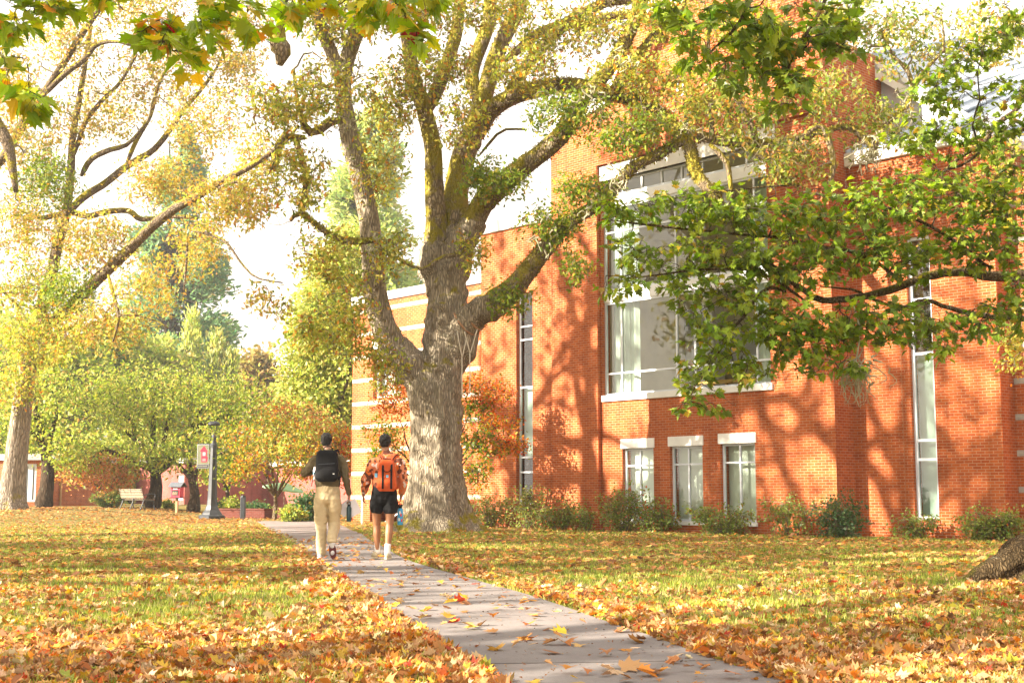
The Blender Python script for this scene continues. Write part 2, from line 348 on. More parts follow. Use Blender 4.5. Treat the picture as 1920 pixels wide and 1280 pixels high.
# bare orange-brown soil round the maple foot
sx = nd(nt, 'ShaderNodeVectorMath'); sx.operation = 'DISTANCE'; sx.inputs[1].default_value = (6.9, 14.3, 0); lk(nt, v, sx.inputs[0])
sub = nd(nt, 'ShaderNodeMath'); sub.operation = 'MULTIPLY_ADD'; sub.inputs[1].default_value = 1.6; lk(nt, f2, sub.inputs[0]); lk(nt, sx.outputs['Value'], sub.inputs[2])
sc_ = nd(nt, 'ShaderNodeMath'); sc_.operation = 'MULTIPLY'; sc_.inputs[1].default_value = .2; lk(nt, sub.outputs[0], sc_.inputs[0])
c = mixc(nt, ramp(nt, sc_.outputs[0], [(.46, (1, 1, 1)), (.60, (0, 0, 0))]), c, (.15, .06, .022))
prin(nt, out, c, .95, bump(nt, f3, .8, .04), spec=.1); M['lawn'] = m
xs = np.unique(np.r_[np.linspace(-600, -40, 12), np.linspace(-40, 40, 161), np.linspace(40, 600, 12)])
ys = np.unique(np.r_[np.linspace(-200, 0, 6), np.linspace(0, 80, 161), np.linspace(80, 1200, 14)])
X, Y = np.meshgrid(xs, ys); V = np.stack([X, Y, gz(X, Y)], -1).reshape(-1, 3); nx = len(xs)
i = np.arange(len(ys)-1)[:, None]*nx+np.arange(nx-1)[None]; Fq = np.stack([i, i+1, i+nx+1, i+nx], -1).reshape(-1, 4)
g = MB(); g.add(V, Fq); tag(g.build('ground', M['lawn'], smooth=True), 'lawn ground strewn with autumn leaves', 'ground', kind='structure')
# ---------- path ----------
m, nt, out = newmat('path_concrete'); v = coords(nt); f = noise(nt, v, 1.1, 5); g1 = noise(nt, v, 60, 4, .8)
c = mixc(nt, ramp(nt, f, [(.3, (0, 0, 0)), (.7, (1, 1, 1))]), (.19, .165, .16), (.26, .235, .225))
c = mixc(nt, ramp(nt, g1, [(.3, (.6, .6, .6)), (.6, (0, 0, 0))]), c, (.17, .15, .145))
vo = nd(nt, 'ShaderNodeTexVoronoi'); vo.inputs['Scale'].default_value = 40; lk(nt, v, vo.inputs['Vector'])
c = mixc(nt, ramp(nt, vo.outputs['Distance'], [(.07, (.8, .8, .8)), (.11, (0, 0, 0))]), c, (.13, .07, .04))
prin(nt, out, c, .85, bump(nt, g1, .5, .006), spec=.25); M['path'] = m
PL = [(482, 977), (527, 1003), (560, 1025), (590, 1048), (625, 1076), (668, 1108), (715, 1145), (775, 1185), (820, 1215), (868, 1250), (925, 1285), (1040, 1380), (1300, 1620)]
PR = [(600, 977), (640, 985), (680, 1003), (725, 1030), (775, 1055), (860, 1080), (950, 1105), (1040, 1133), (1130, 1165), (1225, 1197), (1310, 1228), (1412, 1258), (1480, 1288), (1690, 1385), (2100, 1620)]
LP = catmull([gpt(*p) for p in PL], 110); RP = catmull([gpt(*p) for p in PR], 110)
cen = (LP+RP)/2
Lc = np.r_[0, np.cumsum(np.linalg.norm(np.diff(cen, axis=0), axis=1))]
def samp(A, s): return np.array([np.interp(s, Lc, A[:, k]) for k in range(3)]).T
pathe = MB(); tot = Lc[-1]; nsl = int(tot/1.35); edge = np.linspace(0, tot, nsl+1)
for k in range(nsl):                                   # slabs with open joints
    s = np.linspace(edge[k]+.011, edge[k+1]-.011, 7); a, b = samp(LP, s), samp(RP, s)
    rows = [a+(b-a)*t for t in np.linspace(0, 1, 7)]
    G = np.stack(rows, 1); G[:, :, 2] = gz(G[:, :, 0], G[:, :, 1])+.016+random.uniform(-.002, .002)
    j = np.arange(6)[:, None]*7+np.arange(6)[None]; pathe.add(G.reshape(-1, 3), np.stack([j, j+1, j+8, j+7], -1).reshape(-1, 4))
    ring = [*G[0, :], *G[1:, -1], *G[-1, -2::-1], *G[-2:0:-1, 0]]; n = len(ring); R_ = np.array(ring); Lw = R_.copy(); Lw[:, 2] -= .05
    pathe.add(np.vstack([R_, Lw]), [(q, (q+1) % n, n+(q+1) % n, n+q) for q in range(n)])
po = pathe.build('path', M['path']); tag(po, 'grey concrete slab path winding through the lawn', 'path', kind='structure')
def onpath(x, y, grow=0.0):
    P = np.stack([x, y], -1); out_ = np.zeros(len(P), bool)
    c2 = cen[:, :2]; hw = np.linalg.norm((RP-LP)[:, :2], axis=1)/2
    # perpendicular half width
    T = np.gradient(c2, axis=0); T /= np.linalg.norm(T, axis=1, keepdims=True)
    W_ = (RP-LP)[:, :2]; perp = np.abs(W_[:, 0]*T[:, 1]-W_[:, 1]*T[:, 0])/2
    for a in range(0, len(P), 4000):
        d = np.linalg.norm(P[a:a+4000, None]-c2[None], axis=2); k = d.argmin(1); out_[a:a+4000] = d[np.arange(len(k)), k] < perp[k]+grow
    return out_
# ---------- main brick building; local X runs right along the front, local Y into the building ----------
BO = np.array([7.74, 31.24]); BX = np.array([.683, -.7307]); BY = np.array([.7307, .683])
bld = empty('brick_building', (BO[0], BO[1], 0), math.atan2(BX[1], BX[0]))
tag(bld, 'large orange brick building with a tall gabled tower and big window', 'building')
def bp(u, v, o=0.0):
    r = ray(u, v); t = ((BO @ BY)+o)/(r[:2] @ BY); p = r*t; return float((p[:2]-BO) @ BX), float(p[2]+CAMH)
def bx(u, v, o=0.0): return bp(u, v, o)[0]
def bz(u, v, o=0.0): return bp(u, v, o)[1]
def bwp(X, Y): return BO+BX*X+BY*Y     # local -> world xy
def panel(mb, x0, x1, z0, z1, y, th, holes=()):
    """wall slab from y to y+th with rectangular holes"""
    X_ = sorted({x0, x1, *[h[0] for h in holes], *[h[1] for h in holes]}); Z_ = sorted({z0, z1, *[h[2] for h in holes], *[h[3] for h in holes]})
    X_ = [a for a in X_ if x0 <= a <= x1]; Z_ = [a for a in Z_ if z0 <= a <= z1]
    inh = lambda a, b: any(h[0] < a < h[1] and h[2] < b < h[3] for h in holes)
    ins = lambda a, b: x0 < a < x1 and z0 < b < z1 and not inh(a, b)
    for i in range(len(X_)-1):
        for j in range(len(Z_)-1):
            a, b, c, d = X_[i], X_[i+1], Z_[j], Z_[j+1]; mx_, mz_ = (a+b)/2, (c+d)/2
            if inh(mx_, mz_): continue
            mb.quad((a, y, c), (b, y, c), (b, y, d), (a, y, d)); mb.quad((a, y+th, c), (a, y+th, d), (b, y+th, d), (b, y+th, c))
            if not ins(a-1e-3, mz_): mb.quad((a, y, c), (a, y, d), (a, y+th, d), (a, y+th, c))
            if not ins(b+1e-3, mz_): mb.quad((b, y, c), (b, y+th, c), (b, y+th, d), (b, y, d))
            if not ins(mx_, c-1e-3): mb.quad((a, y, c), (a, y+th, c), (b, y+th, c), (b, y, c))
            if not ins(mx_, d+1e-3): mb.quad((a, y, d), (b, y, d), (b, y+th, d), (a, y+th, d))
GZ = -0.4
# measures
XP = bx(1128, 900); XL = bx(1040, 700); XS0, XS1 = bx(967, 800, .12), bx(999, 800, .12)
# big window opening
WX0, WX1 = bx(1134, 600, .14), bx(1449, 600, .14); WZ0, WZ1 = bz(1290, 730), bz(1300, 300)
holes = [(WX0, WX1, WZ0, WZ1)]
low = []
for (a, b, t) in ((1164.5, 1226, 840), (1254, 1318, 836), (1348.5, 1417, 831)):
    h = (bx(a+3, 900), bx(b, 900), bz(1290, 977), bz((a+b)/2, t)); low.append(h); holes.append(h)
ZT = bz(1300, 268)                        # top of the recessed bay
w = MB(); panel(w, XP, 0, GZ, ZT, 0, .35, holes); w.build('bay_wall', M['brick'], bld)
# pier left of the bay, upper tower face and gable
PO = -.12
XG0, XG1 = XL, 0.0
zl = bz(1042, 252); zs = bz(1133, 197)
w = MB(); panel(w, XL, XP, GZ, ZT, PO, .5)
up = [(XL, ZT), (XG1, ZT), (XG1, ZT+9.0)]
gx = bx(1133, 197, PO)
apx = (gx+2.9+XG1)/2
poly = [(XL, ZT), (0, ZT), (0, bz(1556, 60)), (bx(1500, -60), bz(1500, -60)), (bx(1200, 30, PO), bz(1200, 30, PO)), (gx, bz(1133, 199, PO)), (XL, bz(1040, 250, PO))]
uw = (bx(1270, 160, PO), bx(1283, 160, PO), bz(1276, 181, PO), bz(1276, 128, PO))
w.prism([(x, PO, z) for x, z in poly][::-1], (0, .5, 0))
w.build('tower_wall', M['brick'], bld, recalc=True)
# right flank of the tower and left flank above the lower block
w = MB(); w.quad((0, .35, GZ), (0, 8, GZ), (0, 8, ZT), (0, .35, ZT)); w.quad((0, .38, ZT), (0, 8, ZT), (0, 8, poly[2][1]), (0, .38, poly[2][1])); w.quad((XL, .38, GZ), (XL, .38, poly[-1][1]), (XL, 8, poly[-1][1]), (XL, 8, GZ))
w.build('flank_wall', M['brick'], bld)
# raking stone coping on the gable
c_ = MB()
def rake(mb, a, b, th=.34, y0=PO-.06, y1=PO+.56):
    a = np.array(a); b = np.array(b); d = (b-a)/np.linalg.norm(b-a); n = np.array([-d[1], d[0]]); n = n if n[1] > 0 else -n
    q = [a-n*.02, b-n*.02, b+n*th, a+n*th]; mb.prism([(p[0], y0, p[1]) for p in q], (0, y1-y0, 0))
rake(c_, poly[6], poly[5], .5); rake(c_, poly[5], poly[4], .3); rake(c_, poly[4], poly[3], .3)
c_.build('coping', M['stone'], bld, recalc=True)
# small slit window high in the tower, set just proud in its own shallow frame
def window(x0, x1, z0, z1, y, mull=(), tran=(), fw=.06, gm='glass', fm='frame', depth=.07, name='window'):
    f = MB(); h = fw
    f.box(x0, x0+h, y, y+depth, z0, z1); f.box(x1-h, x1, y, y+depth, z0, z1)
    f.box(x0+h, x1-h, y+.002, y+depth, z0, z0+h); f.box(x0+h, x1-h, y+.002, y+depth, z1-h, z1)
    for a in mull: f.box(a-h*.42, a+h*.42, y+.004, y+depth-.004, z0+h, z1-h)
    for a in tran: f.box(x0+h, x1-h, y+.008, y+depth-.008, a-h*.42, a+h*.42)
    fo = f.build(name, M[fm], bld); p = MB(); p.quad((x0+h*.5, y+depth*.6, z0+h*.5), (x1-h*.5, y+depth*.6, z0+h*.5), (x1-h*.5, y+depth*.6, z1-h*.5), (x0+h*.5, y+depth*.6, z1-h*.5))
    p.build('pane', M[gm], fo); return fo
def back(fo, x0, x1, z0, z1, y, mat, name='blind'):
    p = MB(); p.quad((x0, y, z0), (x1, y, z0), (x1, y, z1), (x0, y, z1)); return p.build(name, M[mat], fo)
fo = window(uw[0], uw[1], uw[2], uw[3], PO-.03, gm='glass_dark', fw=.05, depth=.028)
# big window: lower field, white spandrel, upper field, white panel, clerestory
zA, zB = bz(1290, 553-9), bz(1290, 531-9)      # white band between the fields
zC, zD = bz(1300, 352), bz(1300, 331)
mu = [bx(x, 600, .14) for x in (1165, 1268, 1302, 1418)]
y = .14
fL = window(WX0, WX1, WZ0, zA, y, mu, [bz(1290, 686)]); fU = window(WX0, WX1, zB, zC, y, mu, [bz(1290, 405)])
fC = window(WX0, WX1, zD, WZ1, y, [WX0+(WX1-WX0)*k/8 for k in range(1, 8)])
for q in ((zA, zB), (zC, zD)): s_ = MB(); s_.box(WX0, WX1, y-.03, y+.1, *q); bevel(s_.build('spandrel', M['white'], bld), .015)
def drape(fo, x0, x1, z0, z1, yy):
    n = int((x1-x0)/.03)+2; xs_ = np.linspace(x0, x1, n); yv = yy+.06*np.sin(xs_*34)+.025*np.sin(xs_*91+1)
    V = np.concatenate([np.stack([xs_, yv, np.full(n, z0)], 1), np.stack([xs_, yv, np.full(n, z1)], 1)]); k = np.arange(n-1)
    d = MB(); d.add(V, np.stack([k, k+1, n+k+1, n+k], 1)); return d.build('curtain', M['drape'], fo, smooth=True)
for fo_, z0, z1 in ((fL, WZ0, zA), (fU, zB, zC)):
    drape(fo_, WX0+.05, bx(1192, 600, .3), z0, z1, y+.32); drape(fo_, bx(1415, 600, .3), WX1-.03, z0, z1, y+.32)
# the room behind the big window
r_ = MB(); rx0, rx1, ry0, ry1 = WX0-.5, WX1+.3, .36, 5.5
r_.quad((rx0, ry1, WZ0-.6), (rx1, ry1, WZ0-.6), (rx1, ry1, WZ1+.3), (rx0, ry1, WZ1+.3)); r_.quad((rx0, ry0, WZ0-.6), (rx0, ry1, WZ0-.6), (rx0, ry1, WZ1+.3), (rx0, ry0, WZ1+.3))
r_.quad((rx1, ry0, WZ0-.6), (rx1, ry0, WZ1+.3), (rx1, ry1, WZ1+.3), (rx1, ry1, WZ0-.6)); r_.quad((rx0, ry0, WZ0-.6), (rx1, ry0, WZ0-.6), (rx1, ry1, WZ0-.6), (rx0, ry1, WZ0-.6))
r_.quad((rx0, ry0, WZ1+.3), (rx0, ry1, WZ1+.3), (rx1, ry1, WZ1+.3), (rx1, ry0, WZ1+.3)); r_.build('interior', M['beige'], bld)
r_ = MB()
for k in range(7): r_.box(rx0+2.4+k*.45, rx0+2.46+k*.45, 2.0, 2.06, WZ0-.6, WZ0+.35)
r_.box(rx0+2.2, rx0+5.6, 1.9, 2.2, WZ0+.32, WZ0+.4); r_.build('railing', M['yellowwood'], bld)
r_ = MB(); r_.box(rx0+1.6, rx0+3.6, 4.0, 4.1, WZ0+.9, WZ0+2.1); r_.box(rx0+.1, rx0+1.3, 4.2, 4.6, WZ0-.6, WZ0+2.9); r_.build('screen', M['frame_grey'], bld)
# sill and lintel
s_ = MB(); s_.box(bx(1130.5, 740), bx(1450, 715), -.07, .2, WZ0-.17, WZ0); bevel(s_.build('sill', M['stone'], bld), .012)
s_ = MB(); s_.box(WX0-.12, WX1+.3, -.02, .2, WZ1, WZ1+.45); bevel(s_.build('lintel', M['stone'], bld), .012)
for k, h in enumerate(low):
    s_ = MB(); s_.box(h[0]-.06, h[1]+.04, -.025, .2, h[3], h[3]+.265); bevel(s_.build('lintel', M['stone'], bld), .01)
    s_ = MB(); s_.box(h[0]-.06, h[1]+.04, -.04, .2, h[2]-.1, h[2]); bevel(s_.build('sill', M['stone'], bld), .01)
    H = h[3]-h[2]; f_ = window(h[0], h[1], h[2], h[3], .1, [(h[0]+h[1])/2], [h[2]+H*.76], gm='glass', fw=.055)
    back(f_, h[0]-.1, h[1]+.1, h[2]-.1, h[3]+.1, .36, 'blind')
# block left of the tower (plane a little behind the pier)
LO = .02
TX0 = bx(902, 600, LO); zt = bz(905, 441, LO)
sx0, sx1, sz0, sz1 = bx(968, 800, LO), bx(999, 800, LO), bz(985, 945, LO), bz(985, 548, LO)
w = MB(); panel(w, TX0, XL-.001, GZ, zt, LO, .4, [(sx0, sx1, sz0, sz1)]); w.quad((TX0, LO+.4, GZ), (TX0, LO+.4, zt), (TX0, 9, zt), (TX0, 9, GZ)); w.build('block_wall', M['brick'], bld)
c_ = MB(); c_.box(TX0-.06, XL+.1, LO-.08, 9, zt, zt+.36); bevel(c_.build('coping', M['coping'], bld), .02)
H = lambda v: bz(985, v, LO+.15)
f_ = window(sx0, sx1, sz0, sz1, LO+.13, (), [H(612), H(637), H(726), H(857), H(885)], fw=.06, gm='glass_dark')
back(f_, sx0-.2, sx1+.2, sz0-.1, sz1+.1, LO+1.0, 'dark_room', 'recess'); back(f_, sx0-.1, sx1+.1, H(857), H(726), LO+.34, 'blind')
# low banded block further left
QO = .35
QX0, QX1 = bx(660, 800, QO), TX0; qt = bz(780, 553, QO)
wx0, wx1, wz0, wz1 = bx(700, 700, QO), bx(752, 700, QO), bz(720, 745, QO), bz(720, 652, QO)
w2 = (bx(858, 800, QO), bx(868, 800, QO), bz(864, 925, QO), bz(864, 890, QO))
dr = (bx(694, 950, QO), bx(760, 950, QO), GZ, bz(720, 945, QO))
w = MB(); panel(w, QX0, QX1, GZ, qt, QO, .4, [(wx0, wx1, wz0, wz1), dr, w2]); w.quad((QX0, QO+.4, GZ), (QX0, QO+.4, qt), (QX0, 9, qt), (QX0, 9, GZ)); w.build('banded_wall', M['brick'], bld)
c_ = MB(); c_.box(QX0-.06, QX1, QO-.08, 9, qt, qt+.3); bevel(c_.build('coping', M['coping'], bld), .02)
f_ = window(wx0, wx1, wz0, wz1, QO+.15, [wx0+(wx1-wx0)*k/3 for k in (1, 2)], [wz0+(wz1-wz0)*.78], fw=.07, fm='frame'); back(f_, wx0-.2, wx1+.2, wz0-.1, wz1+.1, QO+.5, 'blind')
s_ = MB(); s_.box(wx0-.05, wx1+.05, QO-.03, QO+.2, wz1, wz1+.26); bevel(s_.build('lintel', M['stone'], bld), .01)
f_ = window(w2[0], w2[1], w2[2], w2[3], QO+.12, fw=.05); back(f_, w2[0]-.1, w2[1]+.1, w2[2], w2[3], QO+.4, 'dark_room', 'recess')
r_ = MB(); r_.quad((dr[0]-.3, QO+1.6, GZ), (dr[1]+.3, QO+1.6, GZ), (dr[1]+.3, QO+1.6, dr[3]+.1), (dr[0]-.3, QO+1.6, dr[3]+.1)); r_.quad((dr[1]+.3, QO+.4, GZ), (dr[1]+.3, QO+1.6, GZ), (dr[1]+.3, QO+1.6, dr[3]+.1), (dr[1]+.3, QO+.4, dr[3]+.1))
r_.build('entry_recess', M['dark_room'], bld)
r_ = MB(); tube(r_, [(dr[0]+.1, QO+.5, .02), (dr[1]-.1, QO+.5, .75)], .03, 8); r_.build('handrail', M['frame'], bld)
zb0 = bz(885, 936, QO)
def band(x0, x1, z, y):
    for hx in ((wx0, wx1, wz0, wz1), w2, dr):
        if z+.13 > hx[2] and z < hx[3] and y == QO and x0 < hx[1] and x1 > hx[0]:
            if hx[0]-.02 > x0: band(x0, hx[0]-.02, z, y)
            if hx[1]+.02 < x1: band(hx[1]+.02, x1, z, y)
            return
    s = MB(); s.box(x0, x1, y-.004, y+.02, z, z+.1354); s.build('stone_band', M['white_brick'], bld)
for k in range(0, 9):
    z = zb0+k*.8124
    if z < qt-.2: band(QX0-.003, QX1, z, QO)
# right wing
RO = .823
RX1 = bx(1884, 900, RO); rt = bz(1700, 291, RO)
rs = (bx(1710, 800, RO), bx(1755, 800, RO), bz(1735, 974, RO), bz(1735, 440, RO))
w = MB(); panel(w, 0.001, RX1, GZ, rt, RO, .4, [rs]); w.quad((RX1, RO+.4, GZ), (RX1, 7, GZ), (RX1, 7, rt), (RX1, RO+.4, rt)); w.build('wing_wall', M['brick'], bld)
c_ = MB(); c_.box(0.002, bx(1775, 280, RO), RO-.1, RO+.45, rt, rt+.34); bevel(c_.build('fascia', M['stone'], bld), .02)
c_ = MB(); c_.box(bx(1779, 280, RO), RX1+.07, RO-.1, 7, rt, rt+.2); bevel(c_.build('coping', M['white'], bld), .02)
T_ = lambda v: bz(1735, v, RO+.1)
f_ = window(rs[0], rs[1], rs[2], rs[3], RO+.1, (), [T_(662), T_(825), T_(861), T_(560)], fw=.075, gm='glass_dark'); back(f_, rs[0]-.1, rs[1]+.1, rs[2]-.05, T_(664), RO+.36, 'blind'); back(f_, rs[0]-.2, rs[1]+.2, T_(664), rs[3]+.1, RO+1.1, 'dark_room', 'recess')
s_ = MB(); s_.box(rs[0]-.03, rs[1]+.03, RO-.03, RO+.1, rs[2]-.12, rs[2]-.002); s_.build('sill', M['brick'], bld)
s_ = MB(); s_.box(bx(1693.5, 800, RO), bx(1693.5, 800, RO)+.012, RO-.003, RO+.01, 0, rt); s_.build('expansion_joint', M['joint'], bld)
s_ = MB(); s_.box(bx(1008, 800, LO), bx(1008, 800, LO)+.012, LO-.003, LO+.01, 0, zt); s_.build('expansion_joint', M['joint'], bld)
# banded wall behind the wing on the far right
ZO = RO+.62
w = MB(); panel(w, RX1+.002, RX1+9, GZ, rt-.8, ZO, .4); w.build('rear_wall', M['brick'], bld)
for k in range(0, 9):
    s = MB(); zz = bz(1905, 923, ZO)+k*.8124; s.box(RX1+.01, RX1+9, ZO-.004, ZO+.02, zz, zz+.1354); s.build('stone_band', M['white_brick'], bld)
# metal roofs
def seamroof(a, b, c, d, n, name='roof'):
    a, b, c, d = [np.array(q, float) for q in (a, b, c, d)]; f = MB(); nn = np.cross(b-a, d-a); nn /= np.linalg.norm(nn)
    f.add([a, b, c, d, a-nn*.08, b-nn*.08, c-nn*.08, d-nn*.08], [(0, 1, 2, 3), (7, 6, 5, 4), (0, 4, 5, 1), (1, 5, 6, 2), (2, 6, 7, 3), (3, 7, 4, 0)])
    for k in range(n+1):
        t = k/n; p, q = a+(b-a)*t, d+(c-d)*t; e = (b-a)/np.linalg.norm(b-a)*.02
        f.prism([p-e, p+e, p+e+nn*.06, p-e+nn*.06], q-p)
    return f.build(name, M['roof'], bld, recalc=True)
xa = bx(1775, 280, RO)
seamroof((0.05, RO-.05, rt+.36), (xa, RO-.05, rt+.36), (xa, 7.5, rt+3.4), (0.05, 7.5, rt+3.4), 16)
seamroof((xa+.3, RO+1.2, rt+.3), (RX1+6, RO+1.2, rt+.3), (RX1+6, 7, rt+2.2), (xa+.3, 7, rt+2.2), 14)
# pale metal upper storey with a raking roof behind the wing
LYo = 2.6; q = lambda u, v: (bx(u, v, LYo), bz(u, v, LYo))
pts = [q(1530, 285), q(1800, 285), q(1800, 236), q(1632, 138), q(1530, 180)]
w = MB(); w.prism([(a, LYo, z) for a, z in pts], (0, 4.4, 0))
for k in range(1, 10): a = pts[0][0]+(pts[1][0]-pts[0][0])*k/10; w.box(a, a+.04, LYo-.04, LYo-.002, pts[0][1], min(pts[2][1], pts[0][1]+.9)+.2)
w.build('upper_wall', M['roof'], bld, recalc=True)
A_, B_ = np.array(q(1625, 133)), np.array(q(1810, 240)); w = MB(); rake(w, A_, B_, .34, LYo-.28, LYo-.12); w.build('rake_board', M['stone'], bld, recalc=True)
seamroof((A_[0], LYo-.3, A_[1]+.30), (B_[0], LYo-.3, B_[1]+.30), (B_[0]+.3, LYo+4.5, B_[1]+2.3), (A_[0]+.3, LYo+4.5, A_[1]+1.9), 12)
# ---------- tree machinery ----------
class Skel:
    def __init__(s): s.P = np.zeros((0, 3)); s.R = np.zeros(0)
    def add(s, P, R): s.P = np.vstack([s.P, P]); s.R = np.r_[s.R, np.broadcast_to(R, (len(P),))]
    def near(s, t, maxr=None):
        d = np.linalg.norm(s.P-t, axis=1)
        return int(d.argmin())
def wig(P, amp, n):
    """wiggly curve through P"""
    C = catmull(P, n); L = np.linalg.norm(C[-1]-C[0]); t = np.linspace(0, 1, n)[:, None]
    o = sum(RNG.normal(0, amp/k, (1, 3))*np.sin(t*math.pi*k+0) for k in (1, 2, 3, 5))
    return C+o*L*np.sin(t*math.pi)**.3
def grow(mb, sk, target, r, amp=.10, n=9, sides=5, lift=.12, tipr=.35, direct=None):
    i = sk.near(target); p0 = sk.P[i]; d = target-p0; L = np.linalg.norm(d)
    mid = p0+d*.5+np.array([0, 0, lift*L])+RNG.normal(0, .06*L, 3)
    r = min(r*(0.5+L*.35), sk.R[i]*.75) if r > .012 else r
    C = wig(np.array([p0, mid, target]), amp, n); rr = np.linspace(r, max(r*tipr, .002), n)
    tube(mb, C, rr, sides, cap=False); sk.add(C[2:], rr[2:]); return C
def inblob(b, n, shell=.0):
    c, r = b; d = unit(RNG.normal(size=(n, 3))); q = RNG.uniform(shell, 1, (n, 1))**.45; return np.array(c)+d*q*np.array(r)
def spray(store, C, k, size, spread, pal, droop=0.3, kind='oak'):
    """k leaves around the outer end of the twig polyline C"""
    n = len(C); idx = RNG.integers(max(1, n//2), n, k); base = C[idx]+RNG.normal(0, spread, (k, 3))
    ax = unit(RNG.normal(size=(k, 3))+unit(C[-1]-C[0])*.8-np.array([0, 0, droop])); nm = RNG.normal(size=(k, 3))*.7+np.array([0, 0, 1.0])
    store.append((base, ax, nm, RNG.uniform(.65, 1.25, k)*size, pick(pal, k)))
def flush(store, kind, fold=.25, droop=.15, mb=None):
    mb = mb or MB()
    if store: leaves(mb, *[np.concatenate([s[j] for s in store]) for j in range(5)], kind, fold, droop)
    return mb
def crown(root, sk, blobs, twigmat, leafkind, pal, size, nsec, nter, nleaf, leafm='leaf', secr=.05, spread=.12, amp=.12, droop=.3, name='crown', twmb=None, terr=.013, bare=.35):
    tw = twmb or MB(); st = []
    for bi, b in enumerate(blobs):
        w = b[2] if len(b) > 2 else 1.0; pl = b[3] if len(b) > 3 else pal; bb = (b[0], b[1])
        for t in inblob(bb, max(1, int(nsec*w)), .2): grow(tw, sk, t, secr, amp, 10, 6)
        T = inblob((b[0], np.array(b[1])*1.12), int(nter*w*bare), .3)
        for t in T: grow(tw, sk, t, terr*.9, amp*1.3, 7, 4, .05)
        T = inblob(bb, int(nter*w), .0)
        for t in T:
            C = grow(tw, sk, t, terr, amp, 6, 4, .05); spray(st, C, max(1, int(RNG.poisson(nleaf))), size, spread, pl, droop)
    tw.build('twigs', M[twigmat], root, True)
    flush(st, leafkind).build(name, M[leafm], root)
def pxl(pts, Y, dY=None):
    """pixel polyline (u,v,width) at depth Y -> world points and radii; dY = depth offsets"""
    n = len(pts); dY = np.zeros(n) if dY is None else np.interp(np.linspace(0, 1, n), np.linspace(0, 1, len(dY)), dY)
    P = np.array([at(p[0], p[1], Y+d) for p, d in zip(pts, dY)]); R = np.array([p[2]*.425*(Y+d)/F for p, d in zip(pts, dY)])
    return P, R
def limb(P, R, seglen=.25, sides=14, rough=.06, seed=0, kink=.0):
    n = max(6, int(np.linalg.norm(np.diff(P, axis=0), axis=1).sum()/seglen)); C = catmull(P, n)
    k = np.linspace(0, len(R)-1, n); q = np.interp(k, np.arange(len(R)), R); return C, q*(.55+.45*sst(np.linspace(0, 1, n)/.10))
OAKP = [(3.0, (.24, .29, .04)), (3.2, (.38, .39, .07)), (2.6, (.50, .44, .10)), (.9, (.46, .25, .05)), (.6, (.26, .14, .045)), (.5, (.10, .14, .02)), (.3, (.50, .17, .025))]
OAKG = [(4, (.15, .22, .026)), (3, (.24, .30, .04)), (1.2, (.40, .37, .06)), (.4, (.42, .24, .05))]
OAKY = [(2, (.32, .30, .05)), (2.4, (.44, .36, .09)), (1.7, (.48, .31, .08)), (1.0, (.34, .21, .08)), (1.4, (.22, .26, .04)), (.25, (.46, .19, .04))]
YGRN = [(3, (.22, .28, .045)), (2.6, (.33, .37, .06)), (1.4, (.45, .42, .11)), (1.1, (.12, .18, .03)), (.4, (.50, .32, .10))]
PALE = [(3, (.32, .38, .08)), (2, (.44, .44, .11)), (1.2, (.54, .46, .16)), (1, (.22, .28, .06))]
OAKU = OAKG+[(2.2, (.40, .34, .09)), (1.2, (.44, .28, .08)), (1.5, (.34, .34, .14))]
MAPG = [(5, (.135, .20, .022)), (3, (.19, .26, .026)), (1.4, (.30, .36, .035)), (.25, (.55, .45, .05)), (.3, (.34, .22, .04))]
MAPY = [(4, (.22, .34, .02)), (4, (.32, .42, .025)), (2, (.46, .46, .03)), (.9, (.68, .46, .04)), (.4, (.70, .32, .04)), (.04, (.4, .02, .02))]
ORNG = [(3.5, (.52, .13, .02)), (3, (.50, .22, .03)), (1.5, (.42, .33, .04)), (2, (.16, .20, .03)), (.8, (.50, .06, .02))]
JAPG = [(3, (.20, .25, .03)), (2, (.34, .30, .04)), (2.2, (.48, .26, .05)), (.6, (.50, .14, .03))]
PINK = [(3, (.52, .28, .10)), (2, (.50, .18, .06)), (2, (.30, .28, .05)), (1, (.55, .34, .18))]

